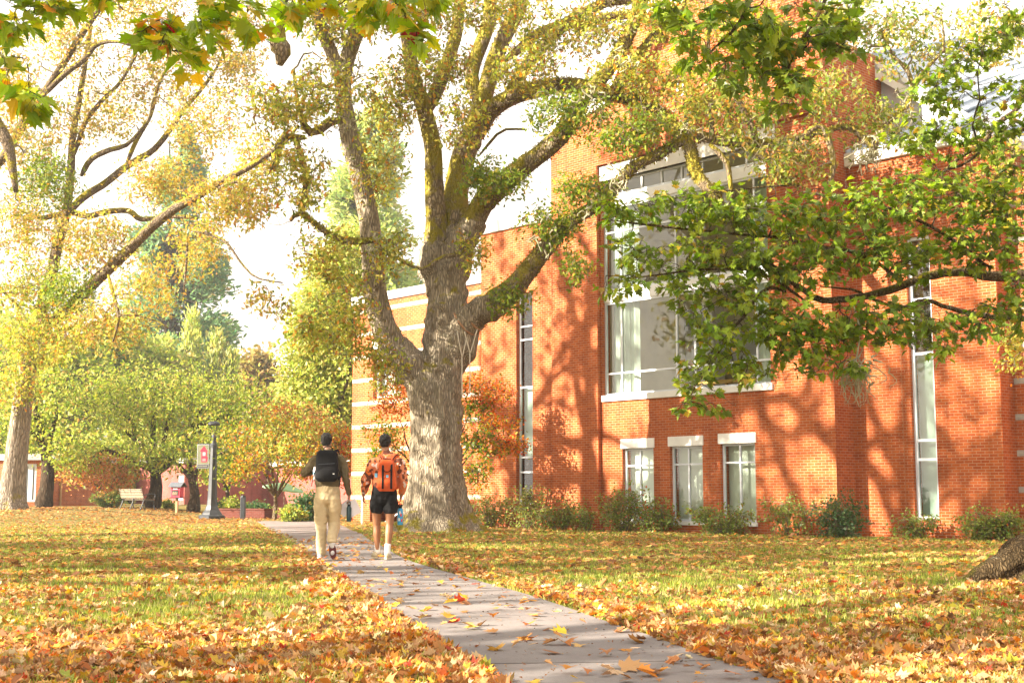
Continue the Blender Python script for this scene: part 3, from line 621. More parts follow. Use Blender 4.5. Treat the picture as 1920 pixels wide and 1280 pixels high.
# ================= the great oak by the path =================
OY = 33.0
ox = at(822, 990, OY)[0]
oak = empty('oak_tree', (ox, OY, float(gz(ox, OY)))); tag(oak, 'massive old oak with mossy limbs in leaf beside the path behind the two walkers', 'tree')
oak_l = np.array(oak.location)
def pbuild(mb, name, mat, root, smooth=True):
    """build in world coords, then parent to the root keeping place"""
    o = mb.build(name, mat, root, smooth); o.location = -Vector(root.location); return o
def trunk_shape(mb, prof, flare, seed, sides=64, zstep=.14, lean=None, buttress=()):
    """prof: list (x,y,z,r); ridged, with root flare near the ground"""
    P = np.array([p[:3] for p in prof]); R = np.array([p[3] for p in prof]); n = int(np.linalg.norm(P[-1]-P[0])/zstep)+4
    C = catmull(P, n); r = np.interp(np.linspace(0, len(R)-1, n), np.arange(len(R)), R); th = np.linspace(0, 2*math.pi, sides, endpoint=False)
    rg = np.random.default_rng(seed); z0 = C[0, 2]; h = C[:, 2]-z0
    mod = np.ones((n, sides))
    for k in (2, 3, 5, 8, 13): mod += (.055/k**.35)*np.sin(k*th[None]+rg.uniform(0, 6)+.35*np.sin(h*.8+k)[:, None])
    for a, amp, wd in buttress: mod += amp*np.exp(-((np.angle(np.exp(1j*(th-a))))/wd)**2)[None]*np.exp(-h/flare)[:, None]
    V = np.stack([C[:, 0:1]+(r[:, None]*mod)*np.cos(th), C[:, 1:2]+(r[:, None]*mod)*np.sin(th), np.repeat(C[:, 2:3], sides, 1)], -1).reshape(-1, 3)
    i = np.arange(n-1)[:, None]*sides; j = np.arange(sides)[None]; j2 = (j+1) % sides
    mb.add(V, np.stack([i+j, i+j2, i+sides+j2, i+sides+j], -1).reshape(-1, 4)); b = mb.n-len(V)
    mb.loops.append(np.arange(b, b+sides)[::-1]); mb.tot.append(np.array([sides])); mb.mi.append(np.array([0]))
    mb.loops.append(np.arange(b+(n-1)*sides, b+n*sides)); mb.tot.append(np.array([sides])); mb.mi.append(np.array([0]))
def prf(pts, Y):
    o = []
    for u, v, w in pts:
        p = at(u, v, Y); o.append((p[0], p[1], p[2], w*.465*Y/F))
    return o
LIMBS = {  # name: (pixel polyline with widths, depth offsets)
 'a': ([(800, 735, 84), (772, 690, 78), (742, 655, 62), (716, 605, 56), (702, 545, 50), (697, 475, 47), (690, 405, 45), (673, 325, 45), (656, 255, 42), (644, 180, 38), (650, 115, 36), (672, 55, 34), (690, 0, 30), (700, -70, 26)], [0, -.6, -1.2, -1.6, -2]),
 'a2': ([(645, 170, 34), (628, 115, 30), (604, 60, 28), (588, 10, 26), (570, -60, 22)], [-1.8, -2.6, -3]),
 'b': ([(820, 560, 70), (812, 490, 56), (818, 420, 46), (814, 340, 44), (812, 270, 40), (795, 205, 36), (776, 150, 34), (765, 80, 32), (752, 0, 28), (745, -70, 24)], [0, -.2, -.6, -1]),
 'b2': ([(800, 215, 32), (835, 130, 30), (855, 60, 30), (862, 0, 28), (868, -70, 24)], [-.3, .4]),
 'c': ([(850, 560, 74), (855, 480, 66), (856, 420, 60), (855, 355, 55), (873, 283, 55), (895, 228, 48), (908, 183, 42), (918, 145, 38), (930, 105, 36), (950, 60, 36), (972, 15, 34), (990, -60, 28)], [0, .4, .8, 1.0]),
 'c2': ([(893, 190, 30), (884, 135, 34), (905, 78, 33), (918, 30, 32), (924, -60, 26)], [.6, 1.4]),
 'd': ([(868, 300, 44), (905, 232, 44), (925, 204, 42), (962, 182, 40), (1010, 167, 38), (1050, 160, 36), (1092, 163, 36), (1130, 174, 36), (1172, 182, 34), (1220, 202, 32), (1256, 230, 30), (1280, 262, 30)], [.8, 0, -1, -2, -2.8]),
 'd2': ([(1262, 232, 24), (1300, 249, 26), (1340, 262, 24), (1390, 268, 22), (1450, 268, 18), (1500, 258, 15), (1545, 246, 13), (1590, 238, 13), (1625, 262, 22), (1640, 285, 14), (1622, 300, 6)], [-2.8, -3.6, -4.2]),
 'e': ([(848, 520, 60), (862, 465, 54), (880, 430, 54), (905, 380, 50), (930, 357, 48), (962, 328, 46), (1002, 298, 44), (1030, 276, 42), (1057, 247, 42), (1078, 212, 38), (1100, 178, 36), (1140, 133, 32), (1170, 82, 30), (1198, 20, 28), (1215, -60, 22)], [0, -.5, -1.5, -2.2, -2.6]),
 'f': ([(930, 215, 20), (963, 160, 26), (987, 125, 27), (1020, 85, 27), (1057, 48, 26), (1107, 18, 25), (1145, 2, 24), (1200, -4, 22), (1280, -20, 18)], [.6, -.6, -1.2]),
 'g': ([(940, 118, 18), (977, 90, 20), (1010, 62, 22), (1045, 50, 21), (1100, 42, 22), (1150, 31, 21), (1192, 30, 20), (1225, 45, 14), (1250, 80, 10)], [.8, 1.4, 1.8]),
 'h': ([(838, 665, 90), (866, 612, 66), (905, 583, 56), (940, 562, 52), (972, 530, 48), (1002, 490, 42), (1036, 450, 38), (1062, 418, 32), (1098, 398, 29), (1128, 380, 28), (1158, 345, 26), (1190, 312, 24), (1228, 294, 22), (1262, 274, 20), (1290, 262, 18)], [0, -.8, -1.8, -2.6, -3]),
 'i': ([(1282, 250, 28), (1296, 285, 28), (1302, 318, 30), (1318, 342, 28), (1338, 362, 22), (1350, 385, 12)], [-2.9, -3.4]),
 'j': ([(1420, 268, 16), (1403, 222, 15), (1378, 180, 14), (1360, 150, 12), (1335, 130, 10)], [-3.6, -4]),
 'k': ([(1335, 262, 16), (1332, 200, 12), (1330, 150, 10), (1328, 80, 9), (1322, 10, 7)], [-3.3, -3]),
 'l': ([(1640, 280, 12), (1660, 235, 12), (1695, 205, 13), (1707, 185, 12), (1712, 165, 12), (1700, 130, 10), (1675, 105, 8), (1652, 60, 6)], [-4.2, -4.6]),
 'm': ([(1708, 180, 12), (1722, 150, 10), (1745, 120, 8), (1770, 90, 6), (1765, 30, 4)], [-4.6, -5]),
 'n': ([(1500, 262, 16), (1540, 235, 13), (1562, 300, 15), (1556, 345, 12)], [-4, -4.2]),
 'o': ([(1395, 275, 20), (1445, 300, 18), (1470, 335, 18), (1500, 348, 10)], [-3.6, -3.8]),
 'p': ([(1330, 270, 16), (1360, 300, 13), (1368, 330, 11), (1372, 370, 8)], [-3.4, -3.5]),
 'q': ([(1245, 75, 10), (1232, 60, 18), (1200, 100, 22), (1178, 125, 24), (1165, 150, 26), (1140, 180, 24), (1120, 165, 14)], [-2, -2.4]),
 'r': ([(640, 225, 24), (612, 232, 22), (590, 250, 20), (572, 240, 18), (565, 215, 14)], [-1.9, -2.6]),
 's': ([(572, 258, 20), (548, 258, 16), (528, 255, 18), (522, 285, 18), (513, 312, 14), (508, 318, 5)], [-2.4, -3]),
 't': ([(556, 262, 18), (566, 300, 16), (575, 335, 15), (570, 375, 14), (566, 400, 15), (590, 418, 13), (604, 430, 12), (635, 447, 14), (668, 452, 16), (700, 450, 14)], [-2.7, -1.8]),
 'v': ([(576, 238, 14), (560, 205, 10), (556, 175, 8), (550, 130, 7)], [-2.6, -3]),
 'w': ([(566, 400, 10), (552, 405, 10), (545, 415, 6)], [-2.6, -2.6]),
 'x': ([(870, 470, 8), (860, 478, 9), (835, 480, 10), (812, 492, 9), (795, 505, 8), (770, 498, 8), (735, 478, 9), (705, 468, 10)], [-1, -1.4, -1.2]),
 'y': ([(540, 20, 10), (524, 55, 22), (522, 85, 46), (530, 98, 40), (524, 122, 16)], [-3.5, -3.5]),
 'z': ([(900, 290, 8), (940, 246, 6), (985, 243, 5)], [0, -.6]),
}
sk = Skel(); tm = MB()
prof = prf([(826, 1004, 150), (824, 960, 124), (820, 900, 106), (819, 840, 100), (820, 780, 101), (822, 730, 98), (826, 690, 89), (831, 650, 80), (835, 600, 75), (838, 560, 74), (840, 520, 74), (841, 480, 58), (842, 450, 30)], OY)
trunk_shape(tm, prof, .55, 5, 90, .10, buttress=[(-1.25, .42, .34), (-.35, .55, .38), (.6, .3, .4), (1.9, .35, .4), (3.3, .55, .42), (4.1, .40, .28)])
for k in ('a', 'b', 'c', 'e', 'h'):
    P, R = pxl(*(lambda q: (q[0], OY, q[1]))(LIMBS[k])); C, r = limb(P, R, .12); nn = max(8, int(len(C)*(.16 if k != 'h' else .22)))
    tube(tm, C[:nn+2], r[:nn+2]*1.06, 28, rough=.03, seed=ord(k))
ellipsoid(tm, at(833, 590, OY-.42), (.22, .16, .36)); ellipsoid(tm, at(850, 640, OY-.1), (.62, .5, .8)); ellipsoid(tm, at(802, 735, OY-.2), (.5, .5, .8)); ellipsoid(tm, at(840, 560, OY-.1), (.46, .42, .9))
to = pbuild(tm, 'trunk', M['bark'], oak); remesh(to, .035, 9)
tx = bpy.data.textures.new('bark_relief', 'MUSGRAVE'); tx.noise_scale = .30
dm = to.modifiers.new('Displace', 'DISPLACE'); dm.texture = tx; dm.strength = .05; dm.mid_level = .4; dm.texture_coords = 'LOCAL'
P = np.array([p[:3] for p in prof]); sk.add(catmull(P[4:], 20), np.full(20, .4))
MOSSY = {}
for key, (pts, dY) in LIMBS.items():
    P, R = pxl(pts, OY, dY); C, r = limb(P, R, .22); mb = MB()
    tube(mb, C, r, 20 if r.max() > .2 else 12, rough=.06, seed=ord(key[0])*7+len(key))
    for t in range(int(len(C)/9)):                 # burls and knots
        q = RNG.integers(min(5, len(C)-2), len(C)-1); ellipsoid(mb, C[q]+unit(RNG.normal(size=3))*r[q]*.55, np.array([1, .8, 1.1])*r[q]*RNG.uniform(.5, .8), 10, 7)
    o = pbuild(mb, 'limb', M['bark' if key in ('a', 'a2') else 'bark_moss'], oak); sk.add(C, r); MOSSY[key] = (C, r)
# hanging moss coats
mm = MB()
for key, dens in (('h', 900), ('e', 420), ('d', 500), ('f', 420), ('i', 700), ('q', 500), ('c', 160), ('a', 120), ('t', 250), ('b', 90), ('g', 300), ('o', 300), ('d2', 260)):
    C, r = MOSSY[key]; L = np.linalg.norm(np.diff(C, axis=0), axis=1).sum(); n = int(L*dens); s0 = .14 if key in 'abce' else 0.02
    q = RNG.uniform(s0, 1, n)*(len(C)-1); i0 = q.astype(int).clip(0, len(C)-2); f = (q-i0)[:, None]; p = C[i0]*(1-f)+C[i0+1]*f; rr = r[i0][:, None]
    T = unit(C[i0+1]-C[i0]); d = unit(RNG.normal(size=(n, 3))+np.array([0, 0, .5])); d = unit(d-T*(d*T).sum(1, keepdims=True))
    keep = (np.sin(q*1.3+ord(key[0]))+RNG.normal(0, .7, n)) > -.3; p, rr, d = p[keep], rr[keep], d[keep]; n = len(p)
    A = unit(d*.5+RNG.normal(size=(n, 3))*.6-np.array([0, 0, .35]))
    leaves(mm, p+d*rr*.97, A, d+RNG.normal(size=(n, 3))*.5, RNG.uniform(.03, .085, n), pick([(3, (.24, .21, .02)), (2, (.15, .13, .018)), (1, (.36, .31, .05)), (1, (.09, .075, .02))], n), 'diamond', .1, .6)
pbuild(mm, 'moss', M['moss'], oak, False)
def B(u, v, ru, rv, Y=OY, ry=None, w=1.0, pal=None):
    c = at(u, v, Y); k = Y/F; return (c, np.array([ru*k, (ry if ry else min(ru, rv)*k*1.1), rv*k]), w, pal or OAKP)
ob = [B(560, 330, 70, 90, 30), B(610, 480, 70, 55, 31, w=.7), B(650, 560, 70, 55, 31, w=.6), B(610, 180, 90, 70, 30), B(520, 200, 70, 60, 29.5), B(710, 300, 60, 90, 31.5, w=.7), B(740, 180, 60, 80, 32, w=1.3), B(820, 130, 90, 60, 31.5, w=1.0), B(730, 480, 45, 50, 31, w=.5),
      B(860, 230, 60, 60, 31.5, w=.7), B(900, 330, 35, 50, 31.5, w=.7, pal=OAKG), B(950, 340, 40, 30, 31, w=.6, pal=OAKG), B(990, 120, 80, 60, 31), B(1060, 210, 90, 50, 30.5, w=1.2, pal=OAKG), B(1180, 150, 90, 60, 30.5, w=1.3), B(1180, 250, 90, 50, 30, w=1.2, pal=OAKG), B(1300, 190, 80, 70, 30, w=1.4),
      B(1400, 220, 80, 80, 29.5, w=1.0, pal=OAKU), B(1480, 300, 90, 50, 29, w=.8, pal=OAKU), B(1540, 180, 80, 80, 29, w=.7, pal=OAKU), B(1640, 230, 70, 70, 29, w=.6, pal=OAKU), B(1700, 80, 110, 70, 28.5, w=.9, pal=OAKU), B(1850, 60, 90, 70, 28, w=.8), B(1600, 40, 110, 50, 28.5, w=.8, pal=OAKU), B(1030, 420, 60, 40, 31, w=.8, pal=OAKG), B(1100, 360, 60, 35, 30.5, w=.8, pal=OAKG),
      B(960, 560, 50, 30, 31.6, w=.35, pal=OAKG), B(1080, 500, 35, 40, 31, w=.35, pal=OAKG), B(670, 630, 65, 55, 31.5, w=.6), B(720, 690, 40, 40, 31.5, w=.5), B(640, 30, 110, 60, 30.5, w=1.6), B(800, 20, 110, 50, 31, w=1.5), B(960, 20, 90, 50, 31, w=1), B(1100, 60, 90, 50, 31), B(1250, 30, 90, 50, 30), B(1400, 60, 90, 60, 29.5), B(880, 470, 30, 40, 31.8, w=.3),
      B(470, 380, 60, 60, 30, w=.5, pal=OAKY), B(500, 560, 40, 60, 30, w=.25, pal=OAKY), B(590, 620, 40, 40, 31, w=.5), B(1870, 330, 70, 90, 28, w=.6), B(1900, 640, 40, 60, 27, w=.35)]
for b_ in [B(800, -120, 260, 110, 31, 3), B(1200, -120, 260, 110, 30, 3), B(1560, -120, 200, 110, 29, 3), B(560, -100, 140, 100, 30, 3)]: ob.append((b_[0], b_[1], 1.6, OAKP))
oak.location = (ox, OY, float(gz(ox, OY)))
def crown_w(root, sk, *a, **k):
    n0 = len(root.children); crown(root, sk, *a, **k)
    for c in list(root.children)[:]:
        if c.name.split('.')[0] in ('twigs', k.get('name', 'crown')) and c.location.length == 0: c.location = -Vector(root.location)
crown_w(oak, sk, ob, 'twig', 'oak', OAKP, .118, 12, 86, 15, secr=.036, spread=.12, terr=.011)
# lichen tufts on the outer twigs
lm_ = MB()
for (u, v, n_) in ((1640, 290, 26), (1625, 275, 20), (1290, 230, 14), (1460, 275, 14), (1350, 140, 10), (655, 130, 18), (650, 235, 14), (700, 465, 22), (1105, 175, 12), (1160, 330, 14), (1020, 440, 10), (1700, 200, 12), (1180, 110, 10), (1110, 395, 12)):
    for _ in range(n_):
        p = at(u, v, OY-2.5-(u-800)/900*2)+RNG.normal(0, .16, 3); q = p+RNG.normal(0, .12, 3)-np.array([0, 0, .10]); tube(lm_, wig(np.array([p, (p+q)/2, q]), .3, 5), np.linspace(.022, .006, 5), 5, cap=False)
pbuild(lm_, 'lichen', M['lichen'], oak)

# ================= the left oak =================
LY = 50.0
lx = at(22, 955, LY); lo = empty('oak_tree', (lx[0], LY, float(gz(lx[0], LY)))); tag(lo, 'tall pale barked oak with one long slanting limb at the far left', 'tree')
sk2 = Skel(); tm = MB()
prof = prf([(18, 962, 62), (22, 930, 50), (30, 860, 44), (38, 790, 40), (46, 730, 37), (54, 670, 35), (60, 630, 33)], LY); trunk_shape(tm, prof, .5, 9, 40, .2, buttress=[(-1, .4, .4), (0, .5, .4), (3, .4, .4), (4.2, .3, .3)])
to = pbuild(tm, 'trunk', M['bark_left'], lo)
P = np.array([p[:3] for p in prof]); sk2.add(catmull(P[4:], 12), np.full(12, .3))
L2 = {
 'a': ([(58, 650, 34), (72, 600, 30), (95, 520, 26), (108, 460, 22), (122, 410, 20), (132, 340, 17), (136, 260, 15), (148, 190, 13), (160, 120, 10), (170, 50, 8)], [0, 1]),
 'b': ([(60, 640, 30), (90, 608, 26), (130, 578, 25), (175, 530, 25), (235, 475, 24), (285, 425, 22), (330, 390, 20), (375, 365, 17), (425, 335, 16), (480, 305, 13), (530, 270, 9), (560, 235, 6)], [0, -2, -4, -5]),
 'c': ([(122, 410, 18), (150, 375, 17), (195, 345, 16), (240, 310, 15), (285, 283, 13), (318, 245, 12), (345, 205, 10), (380, 165, 8), (410, 120, 5), (430, 60, 3)], [1, 2]),
 'd': ([(236, 310, 10), (255, 265, 10), (283, 215, 9), (295, 165, 8), (315, 125, 6), (345, 85, 4)], [1.8, 3]),
 'e': ([(140, 290, 10), (160, 230, 10), (190, 190, 9), (225, 155, 7), (255, 105, 5)], [.8, 0]),
 'f': ([(152, 330, 13), (170, 300, 12), (200, 283, 12), (240, 270, 9), (275, 230, 6)], [1, 0]),
 'g': ([(45, 405, 9), (85, 408, 11), (130, 398, 13), (165, 405, 13), (200, 397, 13), (240, 395, 13), (262, 410, 12), (285, 410, 9), (330, 406, 9), (370, 410, 7)], [1, -1]),
 'h': ([(-30, 330, 22), (10, 290, 20), (45, 230, 20), (75, 185, 16), (112, 130, 15), (150, 70, 13), (190, 10, 12), (215, -40, 10)], [2, -1]),
 'i': ([(75, 185, 12), (110, 150, 12), (135, 128, 13), (160, 110, 12), (180, 85, 10), (215, 78, 7), (245, 85, 5)], [0, -1]),
 'j': ([(203, 515, 9), (212, 550, 8), (222, 585, 8), (221, 605, 7), (212, 640, 4)], [-3.5, -4]),
 'k': ([(221, 592, 6), (250, 590, 5), (290, 600, 4), (315, 615, 3)], [-4, -4.4]),
 'l': ([(350, 440, 6), (351, 470, 5), (347, 520, 4), (345, 545, 3)], [-5, -5]),
 'm': ([(360, 432, 8), (395, 440, 7), (425, 455, 6), (450, 490, 5), (480, 520, 4), (530, 530, 3)], [-5, -5.5]),
 'n': ([(410, 352, 9), (450, 340, 8), (480, 370, 5), (500, 400, 3)], [-5, -5.5]),
 'o': ([(-30, 200, 30), (10, 260, 26), (22, 310, 20), (30, 360, 10)], [-2, -2]),
 'p': ([(-20, 520, 8), (5, 545, 7), (35, 575, 5)], [-1, -1]),
}
for key, (pts, dY) in L2.items():
    P, R = pxl(pts, LY, dY); C, r = limb(P, R, .3); mb = MB(); tube(mb, C, r*1.05, 10, rough=.06, seed=ord(key)); pbuild(mb, 'limb', M['bark_limb_left'], lo); sk2.add(C, r)
lb = [B(60, 250, 90, 90, 50, w=1.4, pal=OAKY), B(60, 420, 80, 80, 50, w=1.5, pal=OAKY), B(90, 340, 60, 60, 49, w=1.2, pal=OAKG), B(60, 540, 80, 60, 49, w=1.3, pal=OAKP), B(60, 640, 60, 60, 49, w=1.2, pal=OAKP), B(30, 720, 50, 50, 49, w=.6, pal=OAKP), B(180, 450, 80, 60, 48, w=1.2, pal=OAKY), B(200, 200, 90, 80, 51, w=1.3, pal=OAKY), B(300, 120, 90, 80, 51, w=1.3, pal=OAKY),
      B(380, 230, 80, 80, 50, w=1.2, pal=OAKY), B(300, 340, 90, 50, 48, w=1.1, pal=OAKY), B(420, 380, 80, 50, 46, w=1.2, pal=OAKY), B(370, 470, 60, 60, 46, w=.7, pal=OAKY), B(280, 540, 70, 70, 46, w=.7, pal=OAKY), B(200, 610, 80, 50, 47, w=.8, pal=OAKY), B(430, 120, 80, 70, 51, w=1.2, pal=OAKY), B(120, 80, 90, 60, 50, w=1, pal=OAKY), B(10, 150, 60, 70, 48, w=.9, pal=OAKY),
      B(480, 300, 50, 60, 47, w=.7, pal=OAKY), B(120, 620, 70, 60, 48, w=1, pal=OAKP), B(130, 540, 60, 50, 48, w=.9, pal=OAKG), B(440, 40, 90, 50, 50, w=.9, pal=OAKY), B(250, 20, 110, 50, 50, w=.9, pal=OAKY), B(100, -100, 300, 90, 50, 6, w=1.2, pal=OAKY), B(-120, 300, 120, 240, 50, 5, w=1.5, pal=OAKY)]
crown_w(lo, sk2, lb, 'twig', 'oak', OAKY, .145, 10, 125, 14, secr=.045, spread=.17)
# ================= background trees =================
def bgtree(name, label, u, v, Y, w, blobs, pal, size, nsec=4, nter=20, nleaf=10, kind='oval', bark='bark_dark', fork=None, group=None, cat='tree', spread=.3, leafm='leaf', droop=.3, twm='twig_dark', base=None, lean=0):
    b = base if base is not None else at(u, v, Y); b = np.array(b); b[2] = float(gz(b[0], b[1])); r0 = w/2*Y/F
    root = empty(name, (b[0], b[1], b[2])); tag(root, label, cat, group)
    mb = MB(); sk = Skel(); cs = np.array([q[0] for q in blobs]); cz = cs.mean(0); fz = b[2]+(cs[:, 2].min()-b[2])*.62 if fork is None else fork
    top = np.array([b[0]+(cz[0]-b[0])*.2+lean, b[1], fz]); C, r = limb(np.array([b-[0, 0, .2], b*.5+top*.5+[.06*r0*9, 0, 0], top]), np.array([r0*1.1, r0*.92, r0*.75]), .3)
    r = r*(1+.5*np.exp(-(C[:, 2]-b[2]).clip(0)/(r0*1.0)))
    tube(mb, C, r, 14, rough=.07, seed=int(abs(u))); sk.add(C[len(C)//2:], r[len(C)//2:])
    pbuild(mb, 'trunk', M[bark], root)
    lmb = MB()
    for k, q in enumerate(blobs):
        e = q[0]+np.array([0, 0, q[1][2]*.2]); s = top-np.array([0, 0, RNG.uniform(0, .25)*(fz-b[2])]); mid = s*.45+e*.55+np.array([0, 0, .03*np.linalg.norm(e-s)])+RNG.normal(0, .10, 3)
        e = s+(e-s)*.85; P = wig(np.array([s, mid, e]), .025*np.linalg.norm(e-s)/2, 12); rr = np.linspace(r0*.55, r0*.10, 12)
        tube(lmb, P, rr, 7, rough=.05, cap=False); sk.add(P, rr)
    pbuild(lmb, 'limbs', M[bark], root)
    crown_w(root, sk, blobs, twm, kind, pal, size, nsec, nter, nleaf, leafm=leafm, secr=r0*.12, spread=spread, droop=droop, terr=.012)
    return root
def Bf(u, v, ru, rv, Y, w=1.0, pal=None, ry=None):
    c = at(u, v, Y); k = Y/F; q = (c, np.array([ru*k, (ry or max(ru, rv)*k*.8), rv*k]), w); return q+((pal,) if pal else ())
G = 'trees in the grove beyond the lawn'
bgtree('shade_tree', 'dark thick trunked tree right behind the pale oak at the far left', 80, 948, 57, 26, [Bf(110, 760, 90, 70, 57), Bf(40, 800, 60, 50, 57), Bf(130, 840, 50, 35, 56, .6), Bf(60, 690, 90, 60, 58)], YGRN, .17, 5, 85, 15, group=G, bark='bark_dark', fork=at(85, 830, 57)[2])
bgtree('shade_tree', 'broad yellow green tree with its trunk behind the park bench', 283, 966, 60, 24, [Bf(330, 770, 110, 60, 60, 1.6), Bf(225, 800, 90, 50, 60, 1.2), Bf(430, 790, 80, 50, 60, 1.1), Bf(290, 720, 110, 40, 61, 1.2), Bf(400, 730, 90, 40, 61), Bf(150, 850, 70, 35, 59, .8), Bf(280, 850, 60, 25, 58, .6), Bf(190, 740, 80, 50, 61, 1), Bf(470, 760, 60, 40, 61, .7)], YGRN, .19, 6, 95, 15, kind='lance', group=G, bark='bark_dark', spread=.3, fork=at(285, 872, 60)[2])
bgtree('shade_tree', 'small dark forked tree just left of the banner lamp post', 360, 966, 58, 20, [Bf(350, 850, 50, 40, 58), Bf(390, 830, 45, 40, 58), Bf(320, 860, 40, 25, 58, .6)], YGRN, .2, 5, 50, 12, kind='lance', group=G, bark='bark_dark')
bgtree('shade_tree', 'thin mottled tree just right of the banner lamp post', 424, 965, 64, 9, [Bf(430, 860, 50, 40, 64), Bf(452, 850, 40, 30, 64), Bf(400, 890, 40, 20, 64, .5)], YGRN, .2, 5, 50, 12, group=G)
bgtree('japanese_maple', 'slender vase shaped japanese maple with yellow orange foliage by the low brick wall', 513, 975, 49, 8, [Bf(460, 830, 50, 28, 49, .9), Bf(520, 800, 60, 25, 49, 1.1), Bf(580, 840, 55, 30, 49, 1), Bf(500, 860, 60, 20, 48.5, .9), Bf(560, 880, 45, 18, 48.5, .7), Bf(450, 880, 35, 20, 48.5, .6), Bf(540, 770, 60, 22, 50, .8, PINK), Bf(610, 800, 40, 30, 50, .7, PINK)], JAPG, .13, 6, 55, 14, kind='diamond', bark='bark_limb_left', fork=at(520, 925, 49)[2], cat='tree', droop=.1, spread=.22)
bgtree('japanese_maple', 'flame red japanese maple behind the walker with the black backpack', 632, 972, 50, 9, [Bf(600, 850, 50, 22, 50, 1.2), Bf(645, 870, 40, 35, 50, 1.2), Bf(585, 880, 30, 15, 50, .6), Bf(640, 825, 35, 15, 50, .7)], ORNG, .13, 6, 60, 14, kind='diamond', cat='tree', spread=.2)
bgtree('japanese_maple', 'pink and orange japanese maple leaning before the far left brick building', 195, 952, 60, 8, [Bf(190, 870, 55, 18, 59, 1.2), Bf(150, 890, 40, 15, 59, .8), Bf(240, 885, 35, 22, 59, .8), Bf(210, 905, 35, 15, 59, .7)], PINK, .15, 6, 60, 13, kind='diamond', bark='bark_limb_left', cat='tree', spread=.22)
bgtree('japanese_maple', 'orange and green japanese maple between the great oak trunk and the brick building', 805, 975, 37.6, 9, [Bf(925, 740, 40, 28, 37.4, 1.1, ORNG), Bf(880, 770, 40, 28, 37.4, .8), Bf(940, 790, 45, 16, 37.2, .7, ORNG), Bf(900, 830, 55, 30, 37.2, 1.4), Bf(960, 835, 35, 12, 37, .7, ORNG), Bf(890, 885, 40, 25, 37, 1), Bf(740, 760, 50, 30, 37.5, 1, ORNG), Bf(720, 810, 45, 25, 37.5, .8), Bf(750, 720, 35, 18, 37.5, .5, ORNG), Bf(730, 850, 40, 25, 37.5, .8), Bf(885, 720, 25, 22, 37.5, .6, ORNG)],
       [(4, (.11, .19, .018)), (3, (.22, .28, .025)), (1.5, (.48, .26, .03)), (.8, (.52, .12, .02))], .095, 6, 60, 14, kind='diamond', cat='tree', spread=.13, bark='bark_dark')
bgtree('shade_tree', 'tall pale leafy tree beside the left corner of the brick building', 610, 968, 59, 14, [Bf(610, 760, 60, 70, 59, 1.8), Bf(590, 660, 60, 60, 59, 1.6), Bf(650, 700, 50, 80, 59, 1.5), Bf(640, 600, 50, 60, 60, 1.4), Bf(560, 730, 40, 50, 59, .8), Bf(690, 620, 40, 60, 60, .8), Bf(600, 820, 60, 35, 58, 1), Bf(620, 520, 45, 55, 60, 1.1), Bf(655, 470, 40, 50, 60.5, 1), Bf(585, 590, 40, 45, 59.5, .9), Bf(665, 560, 35, 60, 60, .8)], PALE, .2, 6, 120, 16, group=G, spread=.35)
far = [(-40, 830, 110, 90, 84), (130, 700, 80, 90, 88), (215, 660, 60, 80, 92), (20, 660, 90, 110, 90), (290, 690, 60, 60, 96), (560, 800, 60, 70, 90), (730, 640, 80, 110, 92), (250, 860, 60, 60, 86), (140, 880, 70, 50, 84)]
FL = ['tall yellow tree filling the far left edge behind the pale oak', 'yellow green tree rising behind the far left brick building', 'pale gold tree left of the giant conifer', 'hazy tree with sparse crown at the left edge high above the others', 'light green tree before the giant conifer base', 'faded tree behind the red japanese maple', 'hazy tree seen behind the great oak trunk', 'low green tree behind the leaning pink maple', 'low green tree behind the far left brick wall']
for (u, v, a, b_, Y), l in zip(far, FL):
    bgtree('distant_tree', l, u, 962, Y, 12, [Bf(u, v, a, b_*.8, Y, 1.6), Bf(u-a*.5, v+b_*.4, a*.7, b_*.6, Y, 1), Bf(u+a*.5, v+b_*.5, a*.7, b_*.6, Y, 1), Bf(u, v+b_*1.1, a, b_*.5, Y, 1)], [YGRN, OAKY, PALE][(u//7) % 3], .42, 5, 120, 15, group='hazy trees far behind the grove', spread=.6, twm='twig')
bgtree('distant_tree', 'round brown leaved tree against the white sky beside the giant conifer', 480, 955, 112, 12, [Bf(480, 690, 32, 26, 112, 1.3), Bf(450, 720, 35, 40, 112, 1.2), Bf(510, 730, 35, 40, 112, 1.2), Bf(480, 800, 50, 50, 112, 1), Bf(535, 770, 30, 60, 112, .8)], [(3, (.30, .22, .07)), (2, (.24, .22, .06)), (1, (.38, .24, .10))], .5, 4, 60, 12, group='hazy trees far behind the grove', spread=.5, twm='twig')
